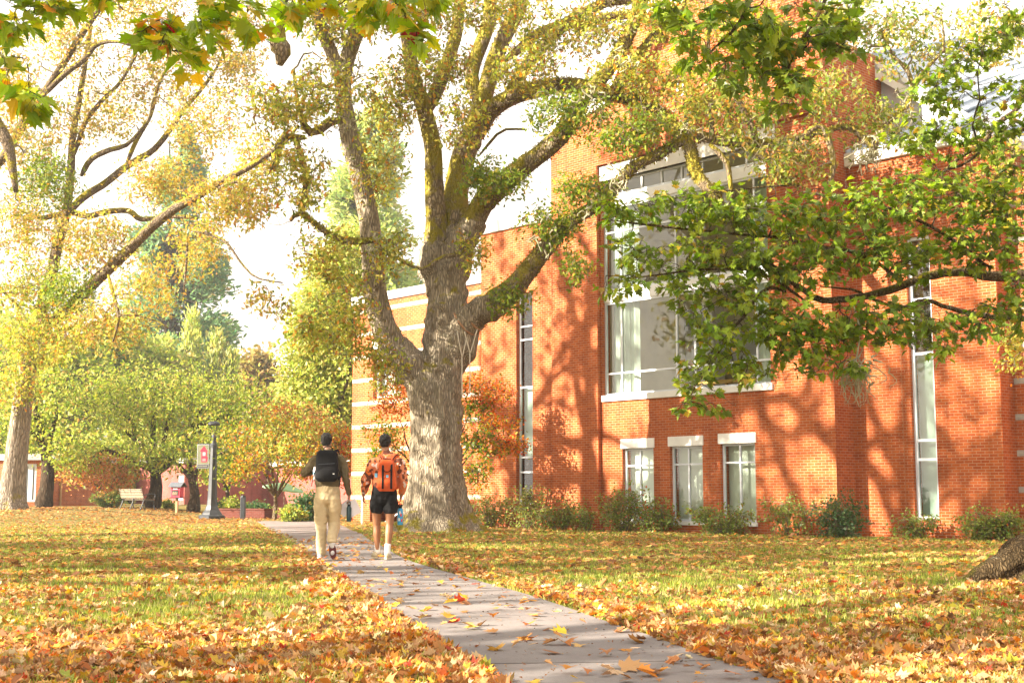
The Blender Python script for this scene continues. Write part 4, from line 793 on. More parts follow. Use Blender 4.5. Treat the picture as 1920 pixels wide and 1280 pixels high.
def conifer(label, u, vtop, vbase, Y, hw, pal, n=1500, col=False, shape=.8):
    b = at(u, vbase, Y); t = at(u, vtop, Y); b[2] = float(gz(b[0], b[1])); H = t[2]-b[2]; R = hw*Y/F
    root = empty('poplar_tree' if col else 'conifer_tree', b); tag(root, label, 'tree', 'pale poplars before the giant conifer' if col else None)
    mb = MB(); C = np.array([b+(t-b)*k for k in np.linspace(0, .96, 12)]); tube(mb, C, np.linspace(R*.13, .05, 12), 10, rough=.05); pbuild(mb, 'trunk', M['bark_dark'], root)
    st = []; tw = MB()
    lobes = [(RNG.uniform(.04, .97), RNG.uniform(0, 6.28), RNG.uniform(.82, 1.15)) for _ in range(60)]
    for k in range(n):
        if col: f = RNG.uniform(.12, 1); a = RNG.uniform(0, 6.28); rad = R*math.sin(min(1, (1-f)*1.6+.05)*1.57)**.8*RNG.uniform(.3, 1)
        else:
            f, a, q = lobes[RNG.integers(60)]; f = np.clip(f+RNG.normal(0, .022), .03, .995); a = a+RNG.normal(0, .35); rad = R*(1-f**1.25)**shape*q*RNG.uniform(.45, 1.0)+.15
        e = np.array([b[0]+rad*math.cos(a), b[1]+rad*math.sin(a), b[2]+H*f]); s = np.array([b[0], b[1], e[2]-(rad*.15 if not col else rad*2)]); d = e-s
        if k % 6 == 0: tube(tw, wig(np.array([s, s*.4+e*.6-[0, 0, .05*rad], e]), .1, 4), [.07, .05, .03, .01], 4, cap=False)
        m_ = 11; base = e-d*RNG.uniform(0, .25, (m_, 1))+RNG.normal(0, .32 if not col else .3, (m_, 3)); ax = unit(unit(d)*.7+RNG.normal(size=(m_, 3))*.5+np.array([0, 0, 1.2 if col else .15]))
        st.append((base, ax, RNG.normal(size=(m_, 3))+[0, 0, .6], RNG.uniform(.35, .8, m_)*(1 if not col else .7), pick(pal, m_)))
    pbuild(tw, 'boughs', M['bark_dark'], root); pbuild(flush(st, 'lance'), 'crown', M['leaf'], root, False)
SEQ = [(4, (.12, .22, .11)), (3, (.17, .28, .11)), (1.8, (.30, .34, .12)), (.5, (.34, .24, .10))]
SEQL = [(3, (.28, .36, .10)), (3, (.36, .42, .13)), (1.2, (.48, .46, .18)), (1, (.18, .28, .10))]
conifer('giant dark green conifer towering in the haze left of the open sky', 318, 235, 955, 122, 165, SEQ, 3600)
conifer('tall pale green conifer in the haze behind the great oak left limb', 688, 190, 955, 118, 185, SEQL, 3600, shape=.7)
for u, vt, hw, l in ((350, 588, 22, 'tallest pale poplar in front of the giant conifer'), (397, 630, 20, 'pale poplar at the right foot of the giant conifer'), (303, 640, 22, 'leftmost short pale poplar before the giant conifer'), (425, 665, 16, 'small pale poplar closest to the brown leaved tree')):
    conifer(l, u, vt, 955, 98, hw, PALE+[(3, (.34, .38, .16))], 260, col=True)
# ---------- shrubs ----------
def shrub(label, u, v, Y, ru, h, pal, size=.07, nst=9, nt=60, nl=10, kind='oval', group=None, cat='shrub', name='shrub', loc=None):
    b = at(u, v, Y) if loc is None else np.array([loc[0], loc[1], 0.]); b[2] = float(gz(b[0], b[1])); root = empty(name, b); tag(root, label, cat, group)
    R = ru*Y/F; Hh = h*Y/F; sk = Skel(); tw = MB(); st = []
    sk.add(np.array([b]), [.02])
    for k in range(nst):
        a = RNG.uniform(0, 6.28); q = RNG.uniform(.2, 1)**.5; e = b+np.array([R*q*math.cos(a), R*.6*q*math.sin(a), Hh*RNG.uniform(.55, 1.05)*(1-.35*q)]); s = b+np.array([R*.2*math.cos(a), R*.15*math.sin(a), 0])
        C = wig(np.array([s, s*.5+e*.5+[0, 0, .08], e]), .08, 8); tube(tw, C, np.linspace(.012, .004, 8), 5, cap=False); sk.add(C[1:], .008)
    for t in range(int(nt*1.5)):
        i = RNG.integers(1, len(sk.P)); p = sk.P[i]; e = p+RNG.normal(0, .16, 3)*[1.2, 1, .8]*min(1.5, Hh+.2); e[2] = max(e[2], b[2]+.05)
        C = wig(np.array([p, (p+e)/2+[0, 0, .02], e]), .06, 4); tube(tw, C, [.005, .004, .003, .002], 4, cap=False); spray(st, C, nl, size, .05, pal, .1)
    pbuild(tw, 'stems', M['twig'], root); pbuild(flush(st, kind), 'leaves', M['leaf_dark'], root, False); return root
SG = [(4, (.15, .22, .04)), (3, (.25, .31, .07)), (1.5, (.28, .30, .09)), (.5, (.30, .16, .05)), (.3, (.45, .10, .03))]
SD = [(5, (.06, .12, .045)), (2, (.10, .18, .06)), (.4, (.3, .2, .05))]
SB = 'low shrubs along the foot of the brick building'
def bs(u, ru, h, pal, label, off=.75, o=0.0, **k):
    X = bx(u, 960, o); w_ = bwp(X, o-off); Yd = w_[1]; shrub(label, u, 0, Yd, ru, h, pal, group=SB, loc=w_, **k)
bs(908, 26, 42, SD, 'low dark blue green shrub just right of the great oak trunk', nt=90, o=.02)
bs(948, 34, 80, SG, 'leafy green shrub under the tall slit window left of the tower', o=.02, nt=110, nst=12)
bs(1025, 32, 95, SG+[(3, (.34, .34, .08))], 'tall yellow green shrub against the left brick pier', nt=110, nst=10)
bs(1085, 44, 62, SG, 'loose brownish shrub before the pier left of the three low windows', nt=120, nst=14)
bs(1135, 20, 45, SG, 'small sparse shrub at the pier corner left of the first low window', nt=40)
bs(1205, 36, 92, SG, 'tall bushy shrub covering the first low window', nt=150, nst=14)
bs(1265, 40, 60, SG+[(.8, (.55, .10, .03))], 'shrub with red tinged leaves below the middle low window', nt=130, nst=12)
bs(1390, 56, 62, SG, 'wide shrub below the third low window', nt=160, nst=16)
bs(1520, 46, 85, SG, 'wispy shrub with tall shoots right of the third low window', nt=100, nst=10)
bs(1615, 38, 82, SD+[(2, (.10, .16, .04))], 'dark dense shrub at the right corner of the tower', nt=170, nst=14, off=.9)
bs(1745, 38, 55, SG, 'thin sprawling shrub under the tall slit window of the right wing', o=.82, off=.6, nt=50, nst=8)
bs(1870, 40, 60, SG+[(4, (.34, .40, .08))], 'bright yellow green shrub at the right end of the brick wing', o=.82, off=.7, nt=100, nst=12)
bs(1915, 26, 75, SG, 'green shrub beside the maple roots at the right edge', o=1.0, off=.8, nt=90)
shrub('rounded feathery green bush left of the park bench', 205, 960, 58, 32, 28, SG+[(3, (.12, .20, .06))], .12, 10, 120, 12, 'lance')
shrub('dark glossy evergreen bush behind the walker with the black backpack', 578, 978, 46, 19, 58, SD, .11, 12, 170, 12)
shrub('bright green low bush at the bend of the path', 548, 978, 45, 20, 28, YGRN, .10, 10, 90, 12)
shrub('round dark bush behind the low brick wall left of the umbrella', 482, 966, 55, 22, 32, SD, .11, 10, 120, 12)
shrub('small dark bush right behind the lamp post foot', 415, 968, 60, 16, 24, SD, .11, 8, 80, 12)
shrub('yellow bush in front of the pink brick wall', 443, 966, 58, 18, 38, YGRN, .12, 9, 90, 12)
shrub('small light green bush between bench and book box', 316, 968, 61, 12, 14, YGRN, .10, 6, 50, 12)
shrub('yellow green bush at the foot of the umbrella', 498, 968, 58, 12, 16, YGRN, .11, 8, 70, 12)
# ---------- low brick wall, bollard ----------
def wallobj(name, label, cat, p0, p1, h, th, mat, capm=None, z0=-.3):
    p0 = np.array(p0[:2]); p1 = np.array(p1[:2]); L = np.linalg.norm(p1-p0); d = (p1-p0)/L; zb = float(gz(*p0)); e = empty(name, (p0[0], p0[1], zb), math.atan2(d[1], d[0])); tag(e, label, cat)
    mb = MB(); mb.box(0, L, 0, th, z0, h); mb.build('wall', M[mat], e)
    if capm: mb = MB(); mb.box(-.02, L+.02, -.03, th+.03, h, h+.07); bevel(mb.build('cap', M[capm], e), .01)
    return e
wallobj('low_wall', 'low dark red brick wall running behind the lamp post and slim maple', 'wall', at(405, 970, 52), at(566, 975, 50), .30, .3, 'brick_deep', 'brick_deep')
bo = at(455, 975, 49.5); bo[2] = float(gz(bo[0], bo[1])); e = empty('bollard', bo); tag(e, 'short dark square bollard in front of the low brick wall', 'bollard'); mb = MB(); mb.box(-.09, .09, -.09, .09, -.1, .82); bevel(mb.build('post', M['iron'], e), .02); mb = MB(); lathe(mb, [(.001, .90), (.08, .87), (.11, .82)], seg=4); mb.build('cap', M['iron'], e)
# ---------- far buildings ----------
def farbld(name, label, u0, u1, vtop, Y0, Y1, mat, depth=8, wins=(), pipe=None, roofm='coping'):
    a = at(u0, 950, Y0)[:2]; b = at(u1, 950, Y1)[:2]; L = np.linalg.norm(b-a); d = (b-a)/L; zb = float(gz(*a)); e = empty(name, (a[0], a[1], zb), math.atan2(d[1], d[0])); tag(e, label, 'building')
    H = at(u0, vtop, Y0)[2]-zb; holes = [(L*w[0], L*w[1], H*w[2], H*w[3]) for w in wins]; mb = MB(); panel(mb, 0, L, -.6, H, 0, .3, holes)
    mb.quad((L, .3, -.6), (L, depth, -.6), (L, depth, H), (L, .3, H)); mb.quad((0, .3, -.6), (0, .3, H), (0, depth, H), (0, depth, -.6)); mb.quad((0, depth, -.6), (0, depth, H), (L, depth, H), (L, depth, -.6)); mb.build('wall', M[mat], e)
    mb = MB(); mb.box(-.2, L+.2, -.25, depth+.2, H, H+.3); mb.build('roof', M[roofm], e)
    for w in holes:
        f = MB(); x0, x1, z0, z1 = w; t = .12
        f.box(x0, x0+t, .05, .15, z0, z1); f.box(x1-t, x1, .05, .15, z0, z1); f.box(x0+t, x1-t, .05, .15, z1-t, z1); f.box(x0+t, x1-t, .05, .15, z0, z0+t); f.box((x0+x1)/2-.12, (x0+x1)/2+.12, .03, .15, z0+t, z1-t)
        fo = f.build('window', M['frame'], e); p = MB(); p.quad((x0, .12, z0), (x1, .12, z0), (x1, .12, z1), (x0, .12, z1)); p.build('pane', M['glass'], fo)
        p = MB(); p.quad((x0, .45, z0), (x1, .45, z0), (x1, .45, z1), (x0, .45, z1)); p.build('blind', M['beige'], fo)
    if pipe is not None: mb = MB(); tube(mb, [(L*pipe, -.08, 0), (L*pipe, -.08, H)], .06, 8); mb.build('downpipe', M['post_wood'], e)
    return e
farbld('brick_hall', 'low orange brick hall behind the leaning pink maple at the far left', 97, 205, 862, 66, 72, 'brick', wins=(), pipe=.11)
farbld('brick_hall', 'brick hall with blue framed tall windows between the two left trunks', 20, 96, 862, 65.6, 65.8, 'brick', wins=((.30, .60, .10, .92), (.88, .985, .12, .92)))
farbld('brick_hall', 'pinkish brick hall behind the bench and the red book box', 225, 345, 872, 86, 80, 'brick_pink', wins=((.02, .10, .15, .8), (.90, .98, .1, .7)))
farbld('brick_hall', 'distant red brick hall behind the green umbrella', 378, 660, 880, 92, 76, 'brick_pink', wins=((.02, .09, .15, .7), (.40, .46, .2, .7)))
# ================= foreground maple at the right =================
MY = 14.6
bpz = at(2045, 1085, MY); mt = empty('maple_tree', (bpz[0], MY, float(gz(bpz[0], MY)))); tag(mt, 'foreground maple with big green leaves, its spreading roots at the right edge of the lawn', 'tree')
tm = MB(); x0, z0 = bpz[0], float(gz(bpz[0], MY))
trunk_shape(tm, [(x0-.05, MY, z0-.15, .66), (x0, MY, z0+.35, .52), (x0+.03, MY, z0+1.2, .46), (x0+.05, MY, z0+2.4, .44), (x0, MY, z0+3.6, .40), (x0-.1, MY-.2, z0+5, .34), (x0-.1, MY-.2, z0+7.4, .22)], .42, 12, 72, .06, buttress=[(3.3, 1.0, .34), (3.9, .55, .3), (2.5, .5, .3), (4.7, .6, .35), (5.6, .5, .35), (0.3, .5, .5)])
for a, L in ((3.30, 1.22), (3.75, 1.0), (4.5, .95), (2.7, .9)):           # surface roots
    d = np.array([math.cos(a), math.sin(a), 0]); P = np.array([[x0, MY, z0+.30]+d*.35, [x0, MY, z0+.20]+d*.75, [x0, MY, z0+.03]+d*L, [x0, MY, z0-.16]+d*(L+.35)]); tube(tm, catmull(P, 24), np.linspace(.24, .07, 24), 16, rough=.09, seed=int(a*10))
to = pbuild(tm, 'trunk', M['bark_maple'], mt); remesh(to, .022, 2)
tx2 = bpy.data.textures.new('maple_relief', 'MUSGRAVE'); tx2.noise_scale = .05; dm = to.modifiers.new('Displace', 'DISPLACE'); dm.texture = tx2; dm.strength = .012; dm.mid_level = .4; dm.texture_coords = 'LOCAL'
sk3 = Skel(); sk3.add(np.array([[x0, MY, z0+z] for z in np.linspace(2.5, 5, 12)]), .3)
LM = {
 'a': ([(2010, 500, 50), (1960, 512, 30), (1920, 520, 25), (1860, 523, 23), (1800, 517, 20), (1745, 522, 19), (1700, 540, 18), (1650, 560, 17), (1600, 574, 15), (1550, 581, 15), (1518, 574, 14), (1495, 557, 13), (1472, 546, 12), (1455, 522, 8), (1430, 500, 4)], 13.6, [1, 0, -.8, -1.2]),
 'b': ([(1472, 548, 9), (1442, 540, 8), (1415, 560, 8), (1395, 590, 7), (1370, 618, 6), (1345, 655, 5), (1322, 690, 4), (1296, 722, 3), (1280, 750, 2)], 12.4, [0, -.3]),
 'c': ([(2010, 590, 34), (1960, 598, 18), (1915, 598, 14), (1860, 592, 12), (1800, 582, 11), (1740, 562, 10), (1690, 577, 9), (1640, 566, 7), (1590, 545, 5), (1540, 540, 3)], 13.4, [1, -.2]),
 'd': ([(1700, 540, 10), (1660, 500, 9), (1600, 472, 8), (1560, 465, 8), (1480, 445, 7), (1400, 438, 6), (1300, 432, 6), (1200, 420, 5), (1120, 410, 3)], 13.0, [0, -.6]),
 'e': ([(1520, 572, 8), (1450, 520, 6), (1380, 500, 6), (1300, 505, 5), (1210, 517, 4), (1130, 516, 2)], 12.5, [0, -.4]),
 'f': ([(2010, 180, 26), (1960, 215, 16), (1912, 245, 12), (1872, 262, 10), (1840, 285, 8), (1800, 315, 6), (1760, 330, 4)], 13.2, [1, 0]),
 'g': ([(2010, 60, 30), (1950, 120, 18), (1922, 165, 14), (1908, 205, 12), (1862, 240, 11), (1845, 270, 10), (1800, 300, 8), (1750, 340, 5)], 13.6, [1, 0]),
 'h': ([(2010, -200, 60), (1850, -190, 40), (1650, -150, 26), (1450, -110, 20), (1300, -90, 14), (1180, -80, 9)], 13.0, [1.5, -2.4]),
 'i': ([(1860, 500, 9), (1790, 450, 8), (1700, 400, 7), (1620, 370, 6), (1500, 350, 4)], 13.0, [0, -.4]),
 'j': ([(1560, -50, 10), (1545, 20, 9), (1500, 90, 7), (1470, 150, 5), (1440, 200, 3)], 11, [0, 0]),
 'k': ([(1400, -45, 10), (1390, 30, 8), (1340, 90, 5), (1310, 120, 3)], 10.8, [0, 0]),
 'l': ([(1480, 350, 5), (1400, 355, 4), (1300, 370, 3), (1200, 385, 2)], 12.6, [0, 0]),
}
for key, (pts, Y0, dY) in LM.items():
    P, R = pxl(pts, Y0, dY); C, r = limb(P, R, .10); C = C+np.cumsum(RNG.normal(0, .006, C.shape), 0); mb = MB(); tube(mb, C, r, 10, rough=.10, seed=ord(key)); pbuild(mb, 'limb', M['bark_maple'], mt); sk3.add(C, r)
P = np.array([[x0-.1, MY-.2, 6.7], [4.0, 11.5, 6.6], [1.2, 9.0, 5.7], [-1.2, 8.2, 5.0], [-3.2, 8.0, 4.55], [-4.3, 7.8, 4.2]]); C, r = limb(P, np.array([.16, .12, .08, .055, .035, .015]), .12); mb = MB(); tube(mb, C, r, 10, rough=.1); pbuild(mb, 'limb', M['bark_maple'], mt); sk3.add(C, r)
def Bm(u, v, ru, rv, Y, w=1.0, pal=MAPG): c = at(u, v, Y); k = Y/F; return (c, np.array([ru*k, .55, rv*k]), w*ru*rv/6000., pal)
mb_ = [Bm(*q) for q in [(1170, 400, 60, 30, 12.4), (1250, 380, 80, 32, 12.4), (1370, 395, 110, 45, 12.4), (1500, 395, 110, 45, 12.4), (1640, 380, 110, 55, 12.6), (1790, 375, 110, 60, 12.8), (1885, 420, 60, 90, 12.8),
      (1190, 470, 60, 35, 12.2), (1330, 475, 120, 45, 12.3), (1175, 535, 50, 22, 12), (1470, 490, 110, 55, 12.3), (1620, 470, 120, 60, 12.6), (1780, 470, 120, 55, 12.8), (1330, 550, 90, 45, 12.2), (1440, 590, 100, 50, 12.2), (1345, 640, 60, 45, 12.1), (1310, 700, 42, 42, 12), (1290, 752, 30, 14, 12, 1.3), (1345, 765, 35, 10, 12, 1.3), (1400, 690, 50, 28, 12.1),
      (1500, 630, 80, 45, 12.2), (1600, 610, 90, 50, 12.4), (1700, 600, 80, 45, 12.6), (1735, 640, 40, 35, 12.4, .8), (1830, 600, 60, 40, 12.8), (1570, 690, 50, 22, 12.2), (1900, 560, 40, 60, 12.8), (1480, 680, 50, 25, 12.2)]]
mb_ += [Bm(*q) for q in [(1300, 60, 70, 60, 10.6), (1370, 110, 50, 50, 10.6), (1450, 60, 90, 80, 10.8), (1480, 130, 60, 65, 10.8), (1555, 80, 50, 70, 10.8), (1470, 195, 35, 35, 10.8), (1530, 30, 80, 40, 11), (1390, 20, 90, 30, 10.8), (1240, 20, 50, 25, 10.6, .8)]]
MAPG2 = MAPG+[(2.5, (.17, .25, .02))]
mb_ += [Bm(*q, .8, MAPG2) for q in [(1830, 110, 70, 55, 13), (1760, 170, 70, 55, 13), (1720, 240, 50, 40, 13), (1800, 260, 90, 50, 13), (1880, 210, 50, 70, 13), (1885, 310, 50, 50, 13), (1740, 330, 70, 35, 13), (1900, 30, 50, 50, 13)]]
top = [(30, 30, 60, 30), (15, 120, 26, 50), (110, 10, 60, 20), (45, 170, 18, 18), (290, 40, 55, 32), (330, 85, 22, 14), (420, 15, 60, 28), (560, 15, 80, 25), (640, 5, 80, 20), (760, 8, 80, 28), (785, 50, 30, 16), (480, 40, 50, 20), (200, 0, 60, 14), (395, 60, 26, 14)]
c0 = [Bm(u, v, a, b_, 8.1, .9, MAPY) for u, v, a, b_ in top]
def maplecrown():
    tw = MB(); st = []
    for b in mb_+c0:
        near = b[3] is MAPY; n = max(5, int((20 if near else (17 if b[0][1] < 11.5 else 44))*b[2]*1.5)); bb = (b[0], b[1]*(1 if not near else np.array([1, .8, 1])))
        for t in inblob(bb, max(2, int(n*.22))): grow(tw, sk3, t, .014, .06, 9, 5, .05)
        for t in inblob(bb, n):
            C = grow(tw, sk3, t, .0045, .05, 7, 4, .03); k = int(RNG.integers(5, 10)); L = np.linalg.norm(C[-1]-C[0])
            idx = RNG.integers(2, len(C), k); base = C[idx]; side = unit(np.cross(unit(C[-1]-C[0])[None], np.array([0, 0, 1.]))+1e-3)
            out = unit(side*RNG.choice([-1, 1], (k, 1))*RNG.uniform(.3, 1, (k, 1))+unit(C[-1]-C[0])*RNG.uniform(.2, 1, (k, 1))+RNG.normal(0, .25, (k, 3)))
            pl = out*RNG.uniform(.03, .09, (k, 1))-np.array([0, 0, .02])
            for a, p in zip(base, pl): tube(tw, [a, a+p*.5+[0, 0, .004], a+p], .0013, 3, cap=False)
            st.append((base+pl, unit(out-np.array([0, 0, RNG.uniform(-.05, .6)])), RNG.normal(size=(k, 3))*.42+[0, -.1, 1], RNG.uniform(.06, .112, k)*(1.2 if near else (1.15 if b[0][1] < 11.5 else .80)), pick(b[3], k, .2)))
    pbuild(tw, 'twigs', M['twig_dark'], mt); pbuild(flush(st, 'maple', .30, .35), 'crown', M['leaf_dark'], mt, False)
maplecrown()
# hanging lichen covered dead sprig under the maple branch
lt = MB(); c = at(1605, 690, 12.2)
for k in range(46):
    s = c+RNG.normal(0, .05, 3)*[1.6, 1, 1]; L = RNG.uniform(.1, .33); e = s+np.array([RNG.normal(0, .09), RNG.normal(0, .06), -L]); tube(lt, wig(np.array([s, (s+e)/2+RNG.normal(0, .03, 3), e]), .15, 7), np.linspace(.007, .002, 7), 4, cap=False)
for k in range(22):
    s = c+RNG.normal(0, .07, 3)*[1.6, 1, 1]; e = s+RNG.normal(0, .07, 3); tube(lt, wig(np.array([s, (s+e)/2, e]), .15, 5), np.linspace(.012, .003, 5), 4, cap=False)
tube(lt, catmull([at(1600, 570, 12.5), at(1612, 620, 12.4), c+[0, 0, .05]], 10), .008, 5, cap=False)
pbuild(lt, 'lichen_sprig', M['lichen'], mt)

# ================= trees standing left of the view: they throw the long dappled shade =================
def shade(label, x, y, H, R, n, seed, th=.5):
    root = empty('oak_tree', (x, y, float(gz(x, y)))); tag(root, label, 'tree', 'tall oaks standing left of the lawn'); mb = MB(); sk = Skel()
    C, r = limb(np.array([[x, y, -.2], [x+.3, y, H*.22], [x, y+.2, H*.45], [x-.2, y, H*.8]]), np.array([th*1.5, th, th*.7, th*.2]), .4); tube(mb, C, r, 16, rough=.08, seed=seed); pbuild(mb, 'trunk', M['bark'], root); sk.add(C[len(C)//4:], r[len(C)//4:])
    rg = np.random.default_rng(seed); lm = MB(); bl = []
    for k in range(14):
        a = k*2.4+rg.uniform(-.3, .3); f = .30+.62*k/14; rad = R*math.sin(min(1., (1-f)*1.5+.15)*1.57); s = np.array([x, y, H*f*.8]); e = np.array([x+rad*math.cos(a), y+rad*math.sin(a), H*(f+.06)])
        P = wig(np.array([s, s*.5+e*.5+[0, 0, .6], e]), .35, 14); rr = np.linspace(th*.42, .05, 14); tube(lm, P, rr, 8, rough=.06, cap=False); sk.add(P, rr); bl.append((s*.25+e*.75, np.array([R*.36, R*.36, H*.10]), 1.0))
    pbuild(lm, 'limbs', M['bark'], root)
    crown_w(root, sk, bl, 'twig', 'oak', OAKP, .30, 5, int(n/14), 8, spread=.35)
SHADE = [('nearest tall oak left of the camera', -17.5, 1.5, 19, 6.5), ('tall oak left of the lawn level with the walkers', -18.5, 11, 20, 6.5), ('tall oak left of the lawn short of the great oak', -19.5, 20, 23, 7), ('tall oak left of the lawn nearest the pale barked oak', -20.5, 28.5, 22, 6.5), ('far tall oak outside the left edge of the lawn', -32, 15, 24, 8)]
for k, (l, x, y, H, R) in enumerate(SHADE): shade(l, x, y, H, R, 500, 40+k)
# ================= street furniture =================
def Ew(name, label, cat, u, v, Y, rz=0, z=None, group=None):
    p = at(u, v, Y); e = empty(name, (p[0], p[1], float(gz(p[0], p[1])) if z is None else z), rz); tag(e, label, cat, group); return e
# lamp post
e = Ew('street_lamp', 'black flared lamp post carrying a red banner at the far end of the lawn', 'street lamp', 397, 970, 50)
mb = MB(); lathe(mb, [(.001, -.1), (.50, -.1), (.50, .10), (.46, .14), (.40, .15)], sides=8); mb.build('base', M['iron'], e)
mb = MB(); lathe(mb, [(.40, .151), (.36, .22), (.27, .34), (.21, .50), (.185, .75), (.165, 1.2), (.13, 2.4), (.115, 2.72), (.001, 2.73)], sides=8); mb.build('post', M['iron'], e)
mb = MB(); lathe(mb, [(.001, 2.70), (.135, 2.70), (.135, 2.80), (.10, 2.86), (.085, 3.12), (.05, 3.2), (.001, 3.21)], seg=12); mb.build('collar', M['iron'], e)
mb = MB()
for s in (-1, 1): tube(mb, catmull([(s*.03, 0, 3.15), (s*.05, 0, 3.3), (s*.10, 0, 3.45), (s*.16, 0, 3.56)], 10), .012, 6)
tube(mb, catmull([(.02, 0, 3.15), (.07, .02, 3.3), (.09, .0, 3.56)], 8), .016, 6); mb.build('bracket', M['iron'], e)
mb = MB(); lathe(mb, [(.001, 3.54), (.20, 3.54), (.235, 3.57), (.235, 3.60), (.19, 3.66), (.10, 3.70), (.001, 3.71)], seg=20); mb.build('lamp_head', M['iron'], e, True)
mb = MB(); tube(mb, [(.1, 0, 2.66), (.72, 0, 2.66)], .018, 6); tube(mb, [(.11, 0, 2.38), (.72, 0, 2.74)], .016, 6); mb.build('arm', M['iron'], e)
m, nt, out = newmat('banner_print'); tc = nd(nt, 'ShaderNodeTexCoord'); sp = nd(nt, 'ShaderNodeSeparateXYZ'); lk(nt, tc.outputs['Object'], sp.inputs[0])
prin(nt, out, mixc(nt, noise(nt, tc.outputs['Object'], 5, 4), (.10, .12, .07), (.28, .28, .20)), .6); M['banner'] = m
mb = MB(); mb.box(-.62, -.17, -.012, .012, 1.92, 2.82); b = mb.build('banner', M['frame_grey'], e)
mb = MB(); mb.box(-.60, -.19, -.016, .016, 2.06, 2.80); mb.build('banner_picture', M['banner'], b)
mb = MB(); mb.box(-.60, -.19, -.017, .017, 1.94, 2.04); mb.build('banner_foot', M['black'], b)
mb = MB(); mb.prism([(-.52, -.019, 2.56), (-.36, -.019, 2.76), (-.22, -.019, 2.56), (-.25, -.019, 2.54), (-.25, -.019, 2.36), (-.21, -.019, 2.33), (-.24, -.019, 2.14), (-.45, -.019, 2.14), (-.46, -.019, 2.34), (-.46, -.019, 2.54)][::-1], (0, .038, 0)); mb.build('red_figure', M['red'], b, recalc=True)
mb = MB(); mb.box(-.41, -.30, -.021, .021, 2.38, 2.52); mb.box(-.40, -.37, -.021, .021, 2.18, 2.28); mb.box(-.33, -.30, -.021, .021, 2.18, 2.28)
for k in range(9): mb.box(-.57+k*.04, -.57+k*.04+.026, -.019, .019, 1.975, 2.0)
mb.build('banner_lettering', M['coping'], b)
mb = MB(); tube(mb, [(-.64, 0, 2.84), (-.08, 0, 2.84)], .014, 6); tube(mb, [(-.64, 0, 1.90), (-.10, 0, 1.90)], .014, 6); mb.build('banner_arm', M['iron'], e)
# bench
e = Ew('park_bench', 'wooden slatted park bench with dark iron frame seen from behind', 'bench', 258, 966, 56, math.radians(-40))
mb = MB()
for k in range(6): mb.box(-.82, .82, -.30+.022*k*-1, -.275+.022*k*-1, .50+k*.066, .545+k*.066)
bevel(mb.build('backrest', M['wood'], e), .006)
mb = MB()
for k in range(6): mb.box(-.82, .82, -.20+k*.08, -.135+k*.08, .42, .445)
bevel(mb.build('seat', M['wood'], e), .006)
for x in (-.76, 0, .76):
    mb = MB(); tube(mb, catmull([(x, -.40, .0), (x, -.30, .22), (x, -.24, .41), (x, -.28, .55), (x, -.42, .90)], 14), .024, 8); tube(mb, catmull([(x, .33, 0), (x, .27, .2), (x, .25, .41)], 8), .024, 8); tube(mb, [(x, -.25, .40), (x, .27, .40)], .022, 8); mb.build('leg', M['iron'], e, True)
for x in (-.80, .80):
    mb = MB(); tube(mb, catmull([(x, -.30, .62), (x, -.05, .66), (x, .20, .67), (x, .29, .62), (x, .28, .53), (x, .25, .42)], 16), .02, 8); mb.build('armrest', M['iron'], e, True)
# little free book box
e = Ew('book_box', 'small crimson book exchange box with grey shingled roof on a wooden post', 'book box', 331, 972, 55, math.radians(-14))
mb = MB(); mb.box(-.05, .05, -.05, .05, -.2, .62); bevel(mb.build('post', M['post_wood'], e), .008)
mb = MB(); mb.box(-.21, .21, -.18, .18, .66, 1.08); bevel(mb.build('cabinet', M['red'], e), .01); mb = MB(); mb.box(-.24, .24, -.20, .20, .62, .66); mb.build('floor_board', M['black'], e)
d = MB(); d.box(-.14, .14, -.20, -.182, .74, .96); dd = d.build('door', M['black'], e); d = MB()
for k in range(8): d.box(-.12+k*.03, -.12+k*.03+.022, -.206, -.20, .76, .76+.10+.05*((k*7) % 3)/2, 0)
d.build('book_row', M['wood'], dd); d = MB(); d.box(-.10, .10, -.19, -.182, .99, 1.04); d.build('name_plate', M['white'], e)
d = MB(); d.prism([(-.30, -.27, 1.08), (.30, -.27, 1.08), (.30, .02, 1.27), (-.30, .02, 1.27)], (0, .0, .03)); d.prism([(-.30, .02, 1.27), (.30, .02, 1.27), (.30, .30, 1.08), (-.30, .30, 1.08)], (0, 0, .03)); d.build('roof', M['shingle'], e, recalc=True)
# market umbrella
e = Ew('garden_umbrella', 'pale green garden umbrella tilted open behind the slim japanese maple', 'umbrella', 532, 965, 66)
e.scale = (.9, .9, .68)
m, nt, out = newmat('umbrella_canvas'); p = prin(nt, None, (.36, .58, .36), .8); t = nd(nt, 'ShaderNodeBsdfTranslucent'); t.inputs[0].default_value = (.40, .62, .38, 1); x = nd(nt, 'ShaderNodeMixShader'); x.inputs[0].default_value = .4; lk(nt, p.outputs[0], x.inputs[1]); lk(nt, t.outputs[0], x.inputs[2]); lk(nt, x.outputs[0], out.inputs['Surface']); M['canvas'] = m
mb = MB(); V = [(0, 0, 2.35)]; n = 8
for r_, z_ in ((.6, 2.14), (1.15, 1.88), (1.17, 1.76)):
    for k in range(n*2): a = k*math.pi/n+.2; q = r_*(1 if k % 2 == 0 else .95); V.append((q*math.cos(a), q*math.sin(a), z_-(0 if k % 2 == 0 else .03)))
fs = [(0, 1+k, 1+(k+1) % 16) for k in range(16)]+[(1+16*j+k, 17+16*j+k, 17+16*j+(k+1) % 16, 1+16*j+(k+1) % 16) for j in range(2) for k in range(16)]
mb.add(V, fs); o = mb.build('canopy', M['canvas'], e); o.rotation_euler = (.05, .20, 0); o.location = (-.4, 0, 0)
mb = MB(); tube(mb, [(0, 0, 0), (0, 0, 2.45)], .025, 8); mb.build('pole', M['wood'], e)
